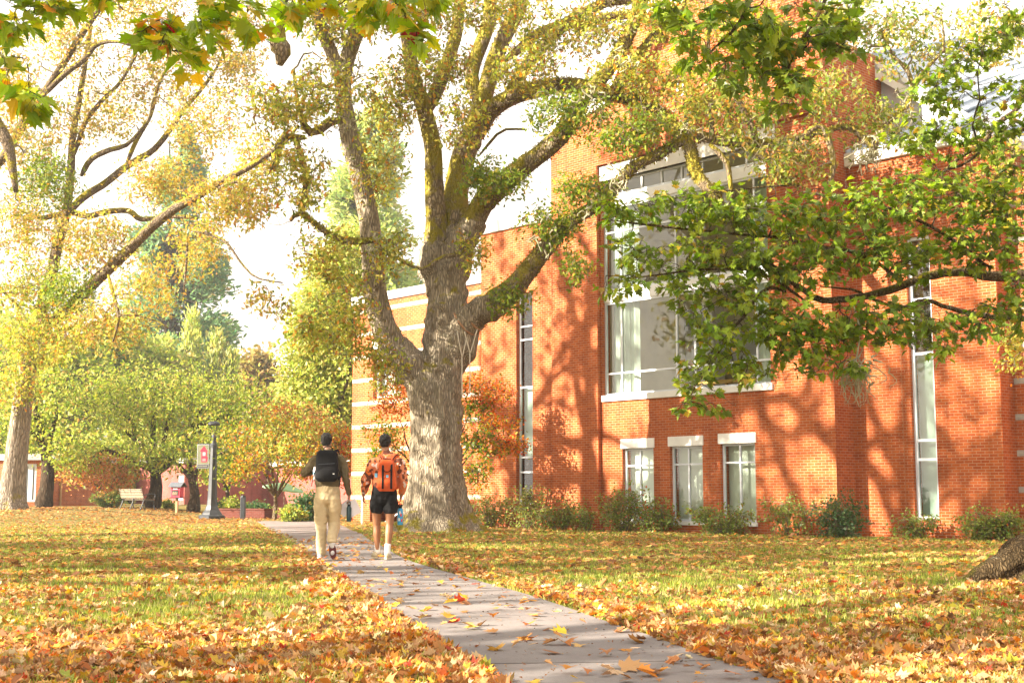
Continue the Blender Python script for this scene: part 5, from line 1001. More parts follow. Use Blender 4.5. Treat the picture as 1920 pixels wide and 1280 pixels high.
# thin white pole by the banded wall
e = Ew('marker_pole', 'thin white pole standing before the banded brick wall between the walkers', 'pole', 679, 980, 42.5); mb = MB(); tube(mb, [(0, 0, -.1), (0, 0, .78)], .035, 8); mb.build('pole', M['white'], e); mb = MB(); lathe(mb, [(.045, .76), (.045, .82), (.001, .84)], seg=8); mb.build('cap', M['frame_grey'], e)
# rope swing slung over the low limb
e = empty('rope_swing', tuple(float(c) for c in at(868, 668, OY-.5))); tag(e, 'pale double rope slung with orange straps over the lowest right limb of the great oak', 'rope')
Ch, rh = MOSSY['h']
def loop(i0):
    c = Ch[i0]; T = unit(Ch[i0+1]-Ch[i0-1]); N = unit(np.cross(T, [0, 1, 0])); Bn = np.cross(T, N); r = rh[i0]+.035; th = np.linspace(0, 2*math.pi, 25); return np.array([c+r*(N*math.cos(a)+Bn*math.sin(a))+T*.02*math.sin(a*2) for a in th])
def near_u(u): return int(np.argmin([abs((p[0]*2461/p[1]+960)-u) for p in Ch[:len(Ch)//2]]))
for u in (860, 874):
    P = loop(max(1, near_u(u+6))); mb = MB(); tube(mb, P, .028, 8); pbuild(mb, 'strap', M['strap'], e)
for ps in ([(857, 622), (866, 668)], [(875, 633), (867, 668)], [(866, 667), (866.5, 746)], [(871, 622), (881, 661)], [(895, 617), (882, 661)], [(881, 660), (881, 738)]):
    mb = MB(); tube(mb, catmull([at(u, v, OY-.75) for u, v in ps], 8), .015, 6); pbuild(mb, 'rope', M['rope'], e)

# ================= people =================
M['skin'] = simple('skin', (.36, .19, .12), .55, .08, 8, .05); M['skin_tan'] = simple('tanned_skin', (.30, .135, .065), .5, .08, 8, .05)
M['hair'] = simple('dark_hair', (.007, .005, .004), .6, .5, 90, .8, dist=.006)
M['sweater'] = simple('olive_knit', (.135, .105, .055), .95, .12, 60, .35); M['khaki'] = simple('khaki_cotton', (.56, .44, .26), .9, .10, 4, .15)
M['black_cloth'] = simple('black_nylon', (.0045, .0045, .006), .75, .3, 30, .2, spec=.25); M['white_cloth'] = simple('white_cotton', (.78, .76, .74), .9, .05, 40, .2)
M['sole'] = simple('maroon_rubber', (.14, .03, .03), .7, .2, 20, .1); M['orange_cloth'] = simple('orange_canvas', (.58, .085, .014), .8, .12, 20, .2); M['tan_shoe'] = simple('tan_suede', (.50, .42, .28), .9, .12, 20, .2)
M['teal'] = simple('teal_enamel', (.012, .05, .06), .3, .1, 5, .02, spec=.6); M['blue'] = simple('blue_enamel', (.03, .33, .62), .3, .1, 5, .02, spec=.6); M['paper'] = simple('paper', (.80, .76, .78), .9, .03, 3, .02); M['eye'] = simple('eye_white', (.8, .8, .78), .3, .02, 3, 0)
M['sticker'] = simple('red_sticker', (.60, .05, .06), .5, .3, 30, .0); M['patch'] = simple('blue_patch', (.12, .32, .45), .6, .1, 30, .1)
m, nt, out = newmat('camouflage_print'); v = coords(nt); n1_ = noise(nt, v, 7.5, 2, .5); tc2 = nd(nt, 'ShaderNodeMapping'); tc2.inputs['Location'].default_value = (3, 5, 2); lk(nt, v, tc2.inputs['Vector']); n2_ = noise(nt, tc2.outputs[0], 9, 2, .5); tc3 = nd(nt, 'ShaderNodeMapping'); tc3.inputs['Location'].default_value = (8, 1, 6); lk(nt, v, tc3.inputs['Vector']); n3_ = noise(nt, tc3.outputs[0], 11, 2, .5)
c = mixc(nt, ramp(nt, n1_, [(.50, (0, 0, 0)), (.515, (1, 1, 1))]), (.62, .20, .085), (.12, .035, .018)); c = mixc(nt, ramp(nt, n2_, [(.58, (0, 0, 0)), (.59, (1, 1, 1))]), c, (.66, .15, .02)); c = mixc(nt, ramp(nt, n3_, [(.60, (0, 0, 0)), (.61, (1, 1, 1))]), c, (.70, .58, .52))
prin(nt, out, c, .9); M['camo'] = m
def ch(mb, pts, n=14, sides=16, up=(1, 0, 0), rough=0.0, seed=0):
    p = np.array(pts, float); P = catmull(p[:, :3], n*len(p)//2); k = np.linspace(0, len(p)-1, len(P)); R = np.interp(k, np.arange(len(p)), p[:, 3]); R2 = np.interp(k, np.arange(len(p)), p[:, 4] if p.shape[1] > 4 else p[:, 3])
    tube(mb, P, R, sides, R2=R2, up=up, rough=rough, seed=seed); ellipsoid(mb, P[0], (R[0]*.98, R2[0]*.98, min(R[0], R2[0])*.6), 12, 8); ellipsoid(mb, P[-1], (R[-1]*.98, R2[-1]*.98, min(R[-1], R2[-1])*.6), 12, 8)
def hand(mb, w, d, side, curl=.6, s=1.0):
    """w wrist, d pointing direction of the palm, side = +1/-1 thumb side along local right"""
    w = np.array(w, float); d = unit(np.array(d, float)); r = unit(np.cross(d, [side, 0, 0])) ; nrm = unit(np.array([side*1., 0, 0])-d*d[0]*side)  # nrm points outwards, r across the palm (fore-aft)
    c = w+d*.045*s; Rm = np.stack([nrm, r, d], 0); ellipsoid(mb, c, (.015*s, .038*s, .052*s), 14, 10, rot=Rm); ch(mb, [(*w, .026, .020), (*(w+d*.03), .028, .018)], 4, 12)
    for k, (o, L) in enumerate(((-.028, .062), (-.010, .072), (.009, .068), (.026, .052))):
        a = c+d*.038*s+r*o*s; p = [a]; dd = d.copy()
        for j, f in enumerate((.45, .32, .23)): dd = unit(dd-nrm*curl*(.45+.35*j)); p.append(p[-1]+dd*L*f*s)
        tube(mb, catmull(p, 9), np.linspace(.0095, .0072, 9)*s, 8); ellipsoid(mb, p[-1], (.0072*s,)*3, 8, 6)
    a = c-d*.02*s-r*.032*s; q = [a, a+(-r*.75+d*.5-nrm*.3)*.028*s, a+(-r*.6+d*1.0-nrm*.6)*.048*s]; tube(mb, catmull(q, 7), np.linspace(.012, .009, 7)*s, 8); ellipsoid(mb, q[-1], (.009*s,)*3, 8, 6)
def head(mb, c, tilt=.15):
    c = np.array(c, float); R = np.array([[1, 0, 0], [0, math.cos(tilt), -math.sin(tilt)], [0, math.sin(tilt), math.cos(tilt)]]); f = lambda x, y, z: c+R.T @ np.array([x, y, z])
    ellipsoid(mb, c+[0, 0, .02], (.076, .096, .100), 20, 14); ellipsoid(mb, f(0, .025, -.055), (.058, .068, .065), 16, 12); ellipsoid(mb, f(0, .083, -.095), (.022, .016, .016), 10, 8)
    ellipsoid(mb, f(0, .102, -.03), (.014, .020, .018), 10, 8); ellipsoid(mb, f(0, .096, -.008), (.009, .012, .028), 10, 8); ellipsoid(mb, f(0, .090, -.066), (.026, .010, .007), 10, 6)
    for s in (-1, 1): ellipsoid(mb, f(s*.079, -.005, -.018), (.010, .020, .032), 10, 8); ellipsoid(mb, f(s*.030, .090, .018), (.020, .008, .006), 8, 6); ellipsoid(mb, f(s*.045, .07, -.035), (.022, .02, .02), 8, 6)
    return f
fold_tx = bpy.data.textures.new('cloth_folds', 'CLOUDS'); fold_tx.noise_scale = .11; fold_tx.noise_depth = 2
def fin(mb, name, mat, root, vox=.008, sm=3):
    o = mb.build(name, M[mat], root, True); remesh(o, vox, sm)
    if name in ('sweater', 'trousers', 'jacket', 'shorts'): d = o.modifiers.new('Displace', 'DISPLACE'); d.texture = fold_tx; d.strength = .045; d.mid_level = .5
    return o
def hairobj(root, c, tilt, curly):
    mb = MB(); c = np.array(c); ellipsoid(mb, c+[0, -.012, .035], (.086, .102, .096), 20, 14); ellipsoid(mb, c+[0, -.045, -.012], (.074, .062, .072), 16, 12); ellipsoid(mb, c+[0, .04, .085], (.070, .055, .045), 14, 10)
    for s in (-1, 1): ellipsoid(mb, c+[s*.072, .0, .015], (.012, .028, .045), 10, 8)
    for k in range(60 if not curly else 110):
        d = unit(RNG.normal(size=3)+[0, -.5, .35]); d[1] = min(d[1], .5); ellipsoid(mb, c+[0, -.012, .035]+d*[.082, .098, .092], (.016,)*3 if curly else (.012, .012, .018), 6, 5)
    o = fin(mb, 'hair', 'hair', root, .006, 1); return o
def shoe(root, heel, toe, up, matu, mats, s=1.0, high=.085):
    heel = np.array(heel, float); toe = np.array(toe, float); d = unit(toe-heel); u = unit(np.array(up)-d*np.dot(up, d)); r = np.cross(d, u); L = np.linalg.norm(toe-heel); R = np.stack([d, r, u], 0)
    mb = MB(); ellipsoid(mb, heel+d*L*.30+u*.045, (L*.32, .042*s, .045), 16, 10, rot=R); ellipsoid(mb, heel+d*L*.68+u*.034, (L*.32, .046*s, .036), 16, 10, rot=R); ellipsoid(mb, heel+d*L*.20+u*high*.75, (.055, .036*s, high*.45), 14, 10, rot=R)
    o = mb.build('shoe', M[matu], root, True); remesh(o, .006, 3)
    mb = MB(); th = np.linspace(0, 2*math.pi, 28, endpoint=False); pts = [heel+d*(L*.5+L*.53*math.cos(a))+r*(.046+.006*math.cos(a)-.008*math.cos(2*a+.6))*s*math.sin(a) for a in th]; mb.prism([p-u*.012 for p in pts], u*.026); mb.build('sole', M[mats], o, recalc=True); return o

PY = 19.7
# --- walker with the black backpack ---
p = at(612, 1048, PY); P1 = empty('person', (p[0], p[1], .02)); tag(P1, 'person walking away in olive sweater and khaki trousers, left arm bent, right heel lifted', 'person')
b = MB(); head(b, (-.035, .05, 1.755), .3)
ch(b, [(0, 0, 1.50, .062, .062), (-.01, .005, 1.58, .056, .058), (-.025, .03, 1.68, .054, .060)]); ch(b, [(0, 0, .92, .15, .10), (0, 0, 1.1, .13, .09), (0, 0, 1.35, .16, .095), (0, 0, 1.47, .15, .08)])
for q in ([(-.17, 0, 1.50, .05), (-.34, -.01, 1.29, .040), (-.23, .18, 1.31, .028), (-.18, .25, 1.35, .024)], [(.19, 0, 1.50, .05), (.275, -.02, 1.23, .038), (.31, .04, .975, .026)]): ch(b, [(*a, a[3]) if len(a) == 4 else a for a in q], 12, 14)
for q in ([(-.09, 0, .88, .09), (-.088, .02, .5, .055), (-.078, -.01, .09, .038)], [(.09, .02, .88, .09), (.10, .09, .52, .055), (.105, -.13, .27, .038), (.108, -.15, .20, .035)]): ch(b, [(*a, a[3]) for a in q], 12, 14)
hand(b, (-.17, .26, 1.355), (.5, .7, .35), -1, .9); hand(b, (.315, .045, .965), (.06, .12, -1), 1, 1.0)
fin(b, 'body', 'skin', P1, .0065, 2); hairobj(P1, (-.035, .05, 1.755), .3, False)
mb = MB(); ellipsoid(mb, (-.062, .142, 1.755), (.010,)*3, 8, 6); mb.build('eye', M['eye'], P1, True); mb = MB(); ellipsoid(mb, (-.006, .142, 1.755), (.010,)*3, 8, 6); mb.build('eye', M['eye'], P1, True)
mb = MB(); ch(mb, [(.0, .0, 1.07, .182, .125), (0, .0, 1.13, .186, .125), (0, 0, 1.28, .190, .122), (0, 0, 1.42, .212, .128), (0, 0, 1.50, .205, .115), (0, .0, 1.555, .15, .09), (-.005, .01, 1.60, .075, .072), (-.005, .015, 1.615, .066, .066)], 18, 28, rough=.012, seed=3)
ch(mb, [(-.165, 0, 1.50, .078, .078), (-.245, -.01, 1.40, .068, .068), (-.345, -.015, 1.275, .056, .056), (-.29, .10, 1.285, .052, .052), (-.20, .225, 1.335, .040, .040)], 16, 18, rough=.03, seed=5)
ch(mb, [(.175, 0, 1.50, .080, .080), (.235, -.015, 1.37, .070, .070), (.275, -.03, 1.23, .058, .058), (.297, .01, 1.10, .050, .050), (.313, .04, .975, .038, .038)], 16, 18, rough=.03, seed=6); fin(mb, 'sweater', 'sweater', P1, .009, 2)
mb = MB(); ch(mb, [(0, 0, 1.14, .170, .118), (0, 0, 1.0, .188, .132), (0, 0, .88, .195, .140)], 12, 26)
ch(mb, [(-.098, 0, .92, .105, .128), (-.098, .0, .76, .104, .118), (-.094, .015, .52, .086, .092), (-.082, .0, .30, .078, .082), (-.076, -.012, .085, .068, .076)], 18, 22, rough=.035, seed=2)
ch(mb, [(.098, 0, .92, .105, .128), (.098, .03, .76, .104, .118), (.094, .095, .54, .088, .092), (.098, -.02, .42, .080, .084), (.104, -.155, .275, .066, .070)], 18, 22, rough=.035, seed=4); fin(mb, 'trousers', 'khaki', P1, .009, 2)
shoe(P1, (-.085, -.085, .018), (-.095, .19, .018), (0, 0, 1), 'white_cloth', 'white'); shoe(P1, (.104, -.175, .262), (.114, -.09, .012), (0, .95, .3), 'white_cloth', 'sole')
mb = MB(); ch(mb, [(.103, -.15, .30, .045), (.106, -.155, .22, .043)], 6, 12); mb.build('sock', M['white_cloth'], P1, True)
# his backpack
def softbox(mb, cx, cy, cz, wx, wy, h, top=.85, n=10):
    P = [(cx, cy, cz-h/2+h*t) for t in np.linspace(0, 1, n)]; t = np.linspace(0, 1, n); prof = (1-(2*t-1)**8)**.3*.3+.7; w_ = (1-(1-top)*t)
    th = np.linspace(0, 2*math.pi, 32, endpoint=False); se = lambda a: np.sign(math.cos(a))*abs(math.cos(a))**.45; sf = lambda a: np.sign(math.sin(a))*abs(math.sin(a))**.45
    V = [(cx+wx/2*se(a)*w_[i]*prof[i], cy+wy/2*sf(a)*prof[i], P[i][2]) for i in range(n) for a in th]; fs = [(i*32+j, i*32+(j+1) % 32, (i+1)*32+(j+1) % 32, (i+1)*32+j) for i in range(n-1) for j in range(32)]; fs += [tuple(range(31, -1, -1)), tuple(range((n-1)*32, n*32))]; mb.add(V, fs)
w0 = (p[0], p[1], .02)
bk = empty('backpack', (p[0]+.015, p[1]-.21, 1.40)); tag(bk, 'black roll top backpack on the back of the walker in the olive sweater', 'backpack')
mb = MB(); softbox(mb, 0, 0, 0, .35, .17, .47, .90); ellipsoid(mb, (0, -.03, -.12), (.155, .085, .11), 18, 12); fin(mb, 'pack', 'black_cloth', bk, .008, 3)
mb = MB(); tube(mb, [(-.12, -.098, .02), (0, -.106, .026), (.13, -.098, .035)], .004, 6); mb.build('zip', M['iron'], bk); mb = MB(); tube(mb, catmull([(-.05, .02, .21), (-.045, .0, .27), (.02, .0, .29), (.07, .0, .27), (.075, .02, .21)], 14), .008, 8); mb.build('handle', M['black_cloth'], bk, True)
mb = MB(); mb.box(.095, .125, -.093, -.086, -.125, -.112); mb.build('logo', M['white_cloth'], bk)
for s in (-1, 1):
    mb = MB(); C = catmull([(s*.09, .08, .21), (s*.13, .19, .235), (s*.145, .30, .17), (s*.15, .33, 0), (s*.17, .22, -.14), (s*.165, .06, -.19)], 18); tube(mb, C, .022, 10, R2=.007); mb.build('strap', M['black_cloth'], bk, True)
    mb = MB(); tube(mb, catmull([(s*.17, .02, -.05), (s*.20, .0, -.16), (s*(.225 if s < 0 else .19), .0, -.30)], 10), .007, 6); mb.build('loose_strap', M['black_cloth'], bk, True)
sb = empty('small_bottle', (p[0]-.165, p[1]-.17, 1.28)); tag(sb, 'clear bottle with blue band in the side pocket of the black backpack', 'bottle'); mb = MB(); lathe(mb, [(.001, -.09), (.028, -.09), (.03, -.06), (.03, .06), (.02, .08), (.001, .085)], seg=16); mb.build('flask', M['paper'], sb, True); mb = MB(); lathe(mb, [(.031, .0), (.031, .03)], seg=16); mb.build('band', M['patch'], sb); mb = MB(); lathe(mb, [(.022, .08), (.022, .105), (.001, .107)], seg=14); mb.build('cap', M['white_cloth'], sb)
# bottle and papers in his right hand
def bottle(x, y, z, r, h, mat, capm, name_label, stick=False):
    e = empty('water_bottle', (x, y, z)); tag(e, name_label, 'water bottle'); mb = MB(); lathe(mb, [(.001, 0), (r*.95, 0), (r, .01), (r, h*.80), (r*.75, h*.90), (r*.55, h*.92), (.001, h*.93)], seg=22); mb.build('flask', M[mat], e, True)
    mb = MB(); lathe(mb, [(r*.62, h*.92), (r*.62, h*1.02), (.001, h*1.03)], seg=16); mb.build('cap', M[capm], e, True); mb = MB(); tube(mb, catmull([(-r*.5, 0, h*1.0), (-r*.45, 0, h*1.13), (0, 0, h*1.18), (r*.45, 0, h*1.13), (r*.5, 0, h*1.0)], 12), .006, 8); mb.build('handle', M[capm], e, True)
    if stick:
        for k, (a, zz) in enumerate(((-1.2, .55), (-1.9, .3), (-.9, .25), (-1.6, .68))):
            s_ = MB(); an = np.linspace(a-.3, a+.3, 6); s_.add([((r+.0015)*math.cos(t), (r+.0015)*math.sin(t), h*zz+dz) for dz in (-.022, .022) for t in an], [(i, i+1, 7+i, 6+i) for i in range(5)]); s_.build('sticker', M['sticker' if k % 2 == 0 else 'white_cloth'], e)
bottle(p[0]+.318, p[1]+.07, .575, .037, .25, 'teal', 'black_cloth', 'dark teal water bottle hanging from the right hand of the walker in khaki trousers')
pe = empty('paper_sheets', (p[0]+.33, p[1]+.09, .82)); tag(pe, 'loose pale paper sheets held behind the dark teal bottle', 'papers')
for a, s in (((.9, -.06, .02), -.05), ((-.5, .04, .0), .04)):
    mb = MB(); mb.box(-.09, .09, -.001, .001, -.13, .10); o = mb.build('sheet', M['paper'], pe); o.rotation_euler = (0, a[0], .1); o.location = (s, a[2]*2, -.03)

# --- walker with the orange backpack ---
p = at(720.5, 1046, PY); P2 = empty('person', (p[0], p[1], .02)); tag(P2, 'person walking away in orange and brown camouflage jacket, black shorts and white socks', 'person')
b = MB(); head(b, (-.012, .05, 1.735), .25)
ch(b, [(.02, 0, 1.46, .062, .062), (.01, .005, 1.54, .058, .060), (-.005, .03, 1.66, .056, .062)]); ch(b, [(-.01, 0, .92, .15, .10), (0, 0, 1.1, .13, .09), (.02, 0, 1.33, .16, .095), (.02, 0, 1.44, .15, .08)])
for q in ([(-.15, 0, 1.46, .05), (-.275, -.03, 1.21, .038), (-.325, .04, .975, .026)], [(.19, 0, 1.46, .05), (.275, -.04, 1.22, .038), (.245, .04, .965, .026)]): ch(b, [(*a, a[3]) for a in q], 12, 14)
for q in ([(-.118, .02, .86, .088, .095), (-.125, .06, .66, .072, .080), (-.128, .10, .50, .056, .062), (-.125, .09, .38, .057, .064), (-.118, .10, .20, .040, .042), (-.115, .13, .08, .034, .038)], [(.085, .0, .86, .088, .095), (.08, .0, .66, .072, .080), (.072, -.02, .50, .056, .062), (.070, -.06, .38, .058, .066), (.060, -.10, .20, .040, .042), (.055, -.12, .08, .034, .038)]): ch(b, q, 12, 18)
hand(b, (-.328, .045, .97), (-.06, .10, -1), -1, .7); hand(b, (.242, .045, .955), (-.10, .12, -1), 1, 1.0)
fin(b, 'body', 'skin_tan', P2, .0065, 2); hairobj(P2, (-.012, .05, 1.735), .25, True)
for s in (-.04, .016): mb = MB(); ellipsoid(mb, (s, .142, 1.735), (.010,)*3, 8, 6); mb.build('eye', M['eye'], P2, True)
mb = MB(); ch(mb, [(0, 0, 1.03, .172, .125), (0, 0, 1.08, .195, .135), (.01, 0, 1.26, .200, .130), (.02, 0, 1.40, .215, .130), (.02, 0, 1.47, .205, .115), (.02, .0, 1.525, .15, .09), (.01, .01, 1.575, .078, .075), (.01, .015, 1.60, .068, .068)], 18, 28, rough=.02, seed=8)
ch(mb, [(-.145, 0, 1.46, .086, .086), (-.215, -.015, 1.34, .080, .080), (-.275, -.035, 1.21, .072, .072), (-.305, .0, 1.08, .064, .064), (-.322, .035, .985, .042, .042)], 16, 18, rough=.05, seed=5)
ch(mb, [(.185, 0, 1.46, .086, .086), (.245, -.02, 1.34, .080, .080), (.278, -.045, 1.21, .072, .072), (.268, .0, 1.08, .064, .064), (.246, .035, .975, .042, .042)], 16, 18, rough=.05, seed=6); fin(mb, 'jacket', 'camo', P2, .009, 2)
mb = MB(); ch(mb, [(-.01, 0, 1.08, .176, .124), (-.015, 0, .98, .196, .138), (-.018, 0, .88, .205, .142)], 12, 26)
ch(mb, [(-.112, .01, .92, .108, .13), (-.122, .03, .80, .108, .118), (-.126, .045, .725, .098, .106)], 12, 22, rough=.03, seed=2); ch(mb, [(.08, 0, .92, .108, .13), (.082, .0, .80, .108, .118), (.08, -.005, .715, .100, .108)], 12, 22, rough=.03, seed=4); fin(mb, 'shorts', 'black_cloth', P2, .009, 2)
for q in ([(-.119, .10, .245, .045, .046), (-.116, .125, .09, .042, .044)], [(.061, -.098, .225, .045, .046), (.056, -.12, .08, .042, .044)]): mb = MB(); ch(mb, q, 8, 14); mb.build('sock', M['white_cloth'], P2, True)
shoe(P2, (-.135, .05, .02), (-.185, .30, .02), (0, 0, 1), 'tan_shoe', 'tan_shoe', 1.05, .06); shoe(P2, (.055, -.19, .02), (.065, .07, .02), (0, 0, 1), 'tan_shoe', 'tan_shoe', 1.0, .06)
bk = empty('backpack', (p[0]+.045, p[1]-.21, 1.26)); tag(bk, 'bright orange backpack with two black webbing strips on the camouflage jacket', 'backpack')
mb = MB(); softbox(mb, 0, 0, 0, .31, .17, .47, .72); ellipsoid(mb, (0, -.03, -.10), (.14, .085, .12), 18, 12); fin(mb, 'pack', 'orange_cloth', bk, .008, 3)
for s, z1 in ((-.05, .17), (.075, .17)): mb = MB(); tube(mb, catmull([(s, -.075, z1), (s*1.02, -.098, .08), (s*1.02, -.116, -.10), (s, -.096, -.20)], 12), .016, 8, R2=.004); mb.build('webbing', M['black_cloth'], bk, True)
mb = MB(); tube(mb, catmull([(-.045, -.09, .10), (-.02, -.104, .055), (.04, -.104, .055), (.072, -.09, .10)], 12), .006, 6); mb.build('webbing', M['black_cloth'], bk, True)
mb = MB(); tube(mb, catmull([(-.06, .02, .205), (-.05, -.01, .24), (.05, -.01, .24), (.06, .02, .205)], 12), .009, 8); mb.build('handle', M['black_cloth'], bk, True)
mb = MB(); mb.box(.0, .035, -.124, -.117, -.035, .005); mb.build('patch', M['patch'], bk); mb = MB(); mb.box(-.175, -.135, -.07, -.06, -.03, .03); mb.build('tag', M['patch'], bk)
for s in (-1, 1):
    for wd, mt_, dy in ((.028, 'orange_cloth', 0), (.008, 'black_cloth', -.008)):
        mb = MB(); C = catmull([(s*.06, .05+dy, .20), (s*.115, .10+dy*2, .285-abs(dy)*-.6), (s*.15, .21, .295-dy), (s*.155, .32, .20), (s*.165, .33, .0), (s*.165, .20, -.16), (s*.14, .06, -.19)], 22); tube(mb, C, wd, 10, R2=.008); mb.build('strap', M[mt_], bk, True)
bottle(p[0]+.225, p[1]+.075, .525, .043, .27, 'blue', 'black_cloth', 'bright blue water bottle covered with stickers in the hand of the walker in shorts', True)
# ================= fallen leaves and grass =================
def vnoise(x, y, s, seed):
    rg = np.random.default_rng(seed); g = rg.random((64, 64)); a, b = x/s, y/s; i, j = np.floor(a).astype(int), np.floor(b).astype(int); f, h = sst(a-i), sst(b-j); i %= 64; j %= 64; i2, j2 = (i+1) % 64, (j+1) % 64
    return g[i, j]*(1-f)*(1-h)+g[i2, j]*f*(1-h)+g[i, j2]*(1-f)*h+g[i2, j2]*f*h
LIT = [(2.8, (.52, .21, .035)), (3.2, (.50, .29, .12)), (1.3, (.58, .38, .05)), (2.8, (.38, .17, .06)), (.9, (.52, .14, .03)), (1.8, (.64, .46, .26)), (1.8, (.20, .09, .035)), (.25, (.45, .05, .02)), (.4, (.36, .36, .05))]
LITF = [(3, (.46, .20, .06)), (3, (.36, .17, .07)), (2, (.54, .34, .12)), (1, (.60, .26, .05)), (1, (.20, .09, .04))]
def scatter(n, y0, y1, power=1.0, marg=1.4):
    y = (RNG.uniform(y0**power, y1**power, n))**(1/power); x = RNG.uniform(-1, 1, n)*.392*y*marg; return x, y
def lay(mb, x, y, size, pal, kind, lift=.008, tilt=.26, curl=.7, z=None):
    n = len(x); z_ = gz(x, y)+lift+RNG.uniform(0, .03, n) if z is None else z; a = RNG.uniform(0, 6.28, n)
    A = np.stack([np.cos(a), np.sin(a), RNG.normal(0, tilt*.5, n)], 1); N = np.stack([RNG.normal(0, tilt, n), RNG.normal(0, tilt, n), np.ones(n)], 1)
    leaves(mb, np.stack([x, y, z_], 1)-A*size[:, None]*.4*[1, 1, 0], A, N, size, pick(pal, n, .17), kind, curl, curl)
lit = MB()
x, y = scatter(104000, 6.2, 17, 1.15)
d = .34+.42*vnoise(x, y, 1.6, 1)+.35*vnoise(x, y, .45, 2); d = d+.62*sst((11.2-y)/4.0)+.25*sst((9-y)/2)-.12*sst((y-13)/3)+.45*np.exp(-(((x-5.8)/2.0)**2+((y-12.6)/1.6)**2))-.10*(x > 0)*sst((y-10)/3)
k = (RNG.random(len(x)) < (d-.58)*.85) & ~onpath(x, y, -.03); x, y = x[k], y[k]; n1 = len(x)
h_ = RNG.random(n1); lay(lit, x[h_ < .6], y[h_ < .6], RNG.uniform(.034, .08, (h_ < .6).sum()), LIT, 'maple'); k = (h_ >= .6) & (h_ < .8); lay(lit, x[k], y[k], RNG.uniform(.04, .09, k.sum()), LIT, 'oval', curl=1.1, tilt=.4); k = h_ >= .8; lay(lit, x[k], y[k], RNG.uniform(.05, .12, k.sum()), LIT, 'oak', curl=1.0, tilt=.35)
# drift of leaves along the path edges
for E, s in ((LP, -1), (RP, 1)):
    t = RNG.uniform(0, 1, 5200)**1.2; idx = (1-t)*(len(E)-1)*.0+RNG.uniform(20, len(E)-14, 5200); i0 = idx.astype(int); p = E[i0]+(E[i0+1]-E[i0])*(idx-i0)[:, None]; wdir = unit((RP-LP)[i0]); q = p+wdir*(s*np.abs(RNG.normal(0, .28, 5200))+s*(.06 if s > 0 else -.04))[:, None]
    kk = RNG.random(5200) < (.22+.75*(vnoise(q[:, 0], q[:, 1], .5, 5))*sst((20-q[:, 1])/10)); q = q[kk]; q = q[q[:, 1] > 6.2]; lay(lit, q[:, 0], q[:, 1], RNG.uniform(.04, .095, len(q)), LIT, 'maple', .02)
x, y = scatter(92000, 15, 60, 1.0); d = .30+.5*vnoise(x, y*2, 2.6, 3)+.4*vnoise(x, y*1.5, .9, 4); k = (RNG.random(len(x)) < (d-.42)*1.1) & ~onpath(x, y, 0); lx_ = (np.stack([x, y], 1)-BO) @ BY; k &= ~((lx_ > -.1) & (x > -6)); x, y = x[k], y[k]
lay(lit, x, y, RNG.uniform(.07, .15, len(x)), LITF, 'oak', .012, .35, .4)
tag(lit.build('fallen_leaves', M['litter']), 'orange, yellow and brown fallen leaves scattered thickly over the lawn', 'fallen leaves', kind='stuff')
# leaves lying on the concrete
pl = MB(); x, y = scatter(12000, 6.2, 30, 1.0); k = onpath(x, y, -.06); x, y = x[k], y[k]; k = RNG.random(len(x)) < .16+.30*vnoise(x, y, .8, 8)+.5*sst((y-16)/6); x, y = x[k], y[k]
lay(pl, x, y, RNG.uniform(.04, .12, len(x)), LIT, 'maple', .022, .16, .3)
x, y = scatter(18500, 6.2, 22, .9); k = onpath(x, y, -.03) & (RNG.random(len(x)) < .35); x, y = x[k], y[k]; lay(pl, x, y, RNG.uniform(.012, .03, len(x)), [(2, (.20, .08, .03)), (2, (.32, .18, .08)), (1, (.08, .05, .03))], 'diamond', .02, .3, .3)
tag(pl.build('path_leaves', M['litter']), 'loose dry leaves and crumbs lying on the concrete path', 'fallen leaves', kind='stuff')
def bigleaf(label, u, v, col, s, a):
    p = gpt(u, v); mb = MB(); leaves(mb, np.array([[0, 0, 0.]]), [[math.cos(a), math.sin(a), .15]], [[.1, -.2, 1]], [s], [col], 'maple', .35, .4)
    st = MB(); o = mb.build('fallen_leaf', M['litter']); o.location = (p[0], p[1], p[2]+.03); o.rotation_euler = (.1, 0, 0)
    c = np.array([math.cos(a), math.sin(a), .15]); tube(st, [(0, 0, 0), tuple(-c*s*.25+[0, 0, .004]), tuple(-c*s*.5)], .0012, 4); st.build('stem', M['twig'], o); tag(o, label, 'fallen leaf', 'single bright leaves on the path')
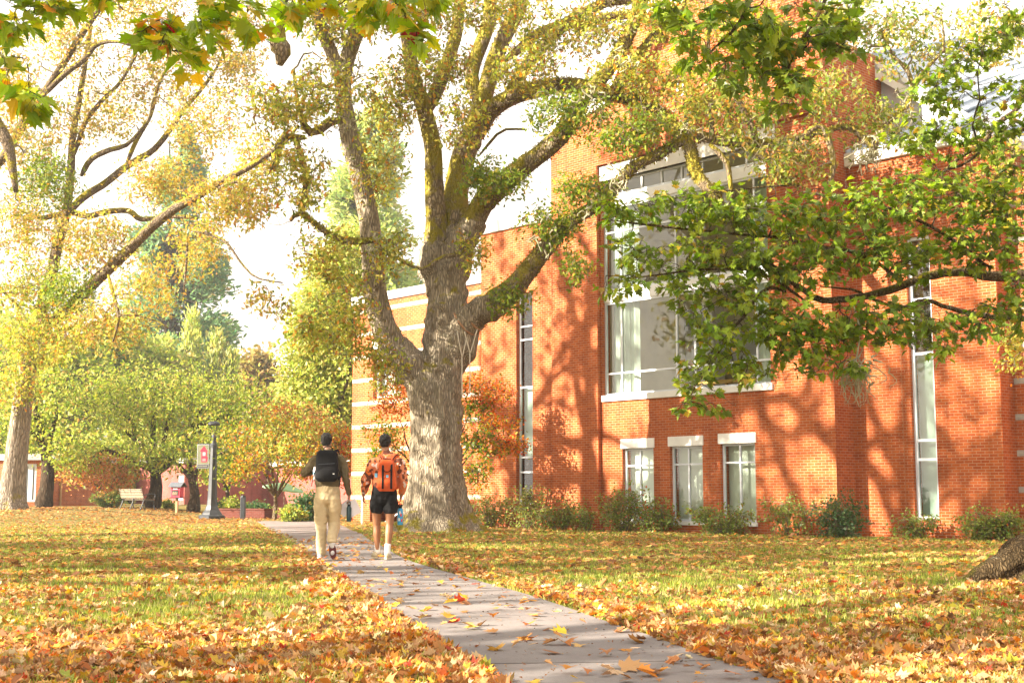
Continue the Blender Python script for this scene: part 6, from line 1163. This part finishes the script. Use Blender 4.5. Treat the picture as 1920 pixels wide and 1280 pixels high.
for q in [('bright red maple leaf lying near the left edge of the path', 856, 1133, (.55, .07, .02), .13, .4), ('yellow maple leaf at the left edge of the path', 745, 1139, (.66, .50, .03), .13, 2.8), ('pale orange maple leaf near the front left of the path', 838, 1165, (.70, .40, .06), .11, 1.0), ('large golden leaf on the front slab of the path', 1062, 1196, (.62, .44, .04), .13, 3.4),
          ('long tan leaf on the nearest slab of the path', 1165, 1262, (.50, .28, .12), .16, .1), ('curled brown leaf on the front right of the path', 1058, 1212, (.42, .16, .04), .13, 5.0), ('orange leaf lying alone midway across the path', 935, 1225, (.58, .33, .08), .11, 2.2)]: bigleaf(*q)
# grass
gm = MB(); x, y = scatter(195000, 6.2, 42, 1.0); d = vnoise(x, y, .9, 11)*.7+vnoise(x, y, .25, 12)*.5; k = (RNG.random(len(x)) < (d-.05)*1.2) & ~onpath(x, y, .03) & (np.hypot(x-6.9, y-14.3) > 2.0) & (RNG.random(len(x)) < 1.15-y/45) & ~(((np.stack([x, y], 1)-BO) @ BY > -.1) & (x > -6)); x, y = x[k], y[k]; n = len(x); z = gz(x, y)
h = RNG.uniform(.025, .065, n)*(.7+.5*d[k]); w = .0030+.0016*(y/7); a = RNG.uniform(0, 6.28, n); P = np.stack([x, y, z], 1)
V = np.empty((n, 9, 3))
for j in range(3):
    aj = a+j*2.1; o = np.stack([np.cos(aj), np.sin(aj), 0*aj], 1); t = np.stack([-np.sin(aj), np.cos(aj), 0*aj], 1); off = o*RNG.uniform(0, .03, (n, 1))
    V[:, 3*j] = P+off-t*w[:, None]; V[:, 3*j+1] = P+off+t*w[:, None]; V[:, 3*j+2] = P+off+o*(h*RNG.uniform(.2, .9, n))[:, None]+np.array([0, 0, 1.])*h[:, None]
gcol = pick([(3, (.19, .25, .03)), (2.4, (.31, .34, .05)), (1.8, (.44, .38, .12)), (.8, (.11, .16, .02))], n)
gm.add(V.reshape(-1, 3), np.arange(n*9).reshape(-1, 3), np.repeat(gcol, 9, 0)); tag(gm.build('grass', M['grass']), 'short green and straw coloured grass blades of the lawn', 'grass', kind='stuff')
HZ = MB(); HZ.box(-640, 640, -230, 1230, -1.5, 62); m, nt, out = newmat('air'); vp = nd(nt, 'ShaderNodeVolumePrincipled'); vp.inputs['Density'].default_value = .0007; vp.inputs['Color'].default_value = (.93, .95, .97, 1); vp.inputs['Anisotropy'].default_value = .35
lk(nt, vp.outputs[0], out.inputs['Volume']); hz = HZ.build('haze', m); tag(hz, 'thin bright autumn haze filling the air over the campus', 'haze', kind='stuff')
SC.cycles.volume_bounces = 0
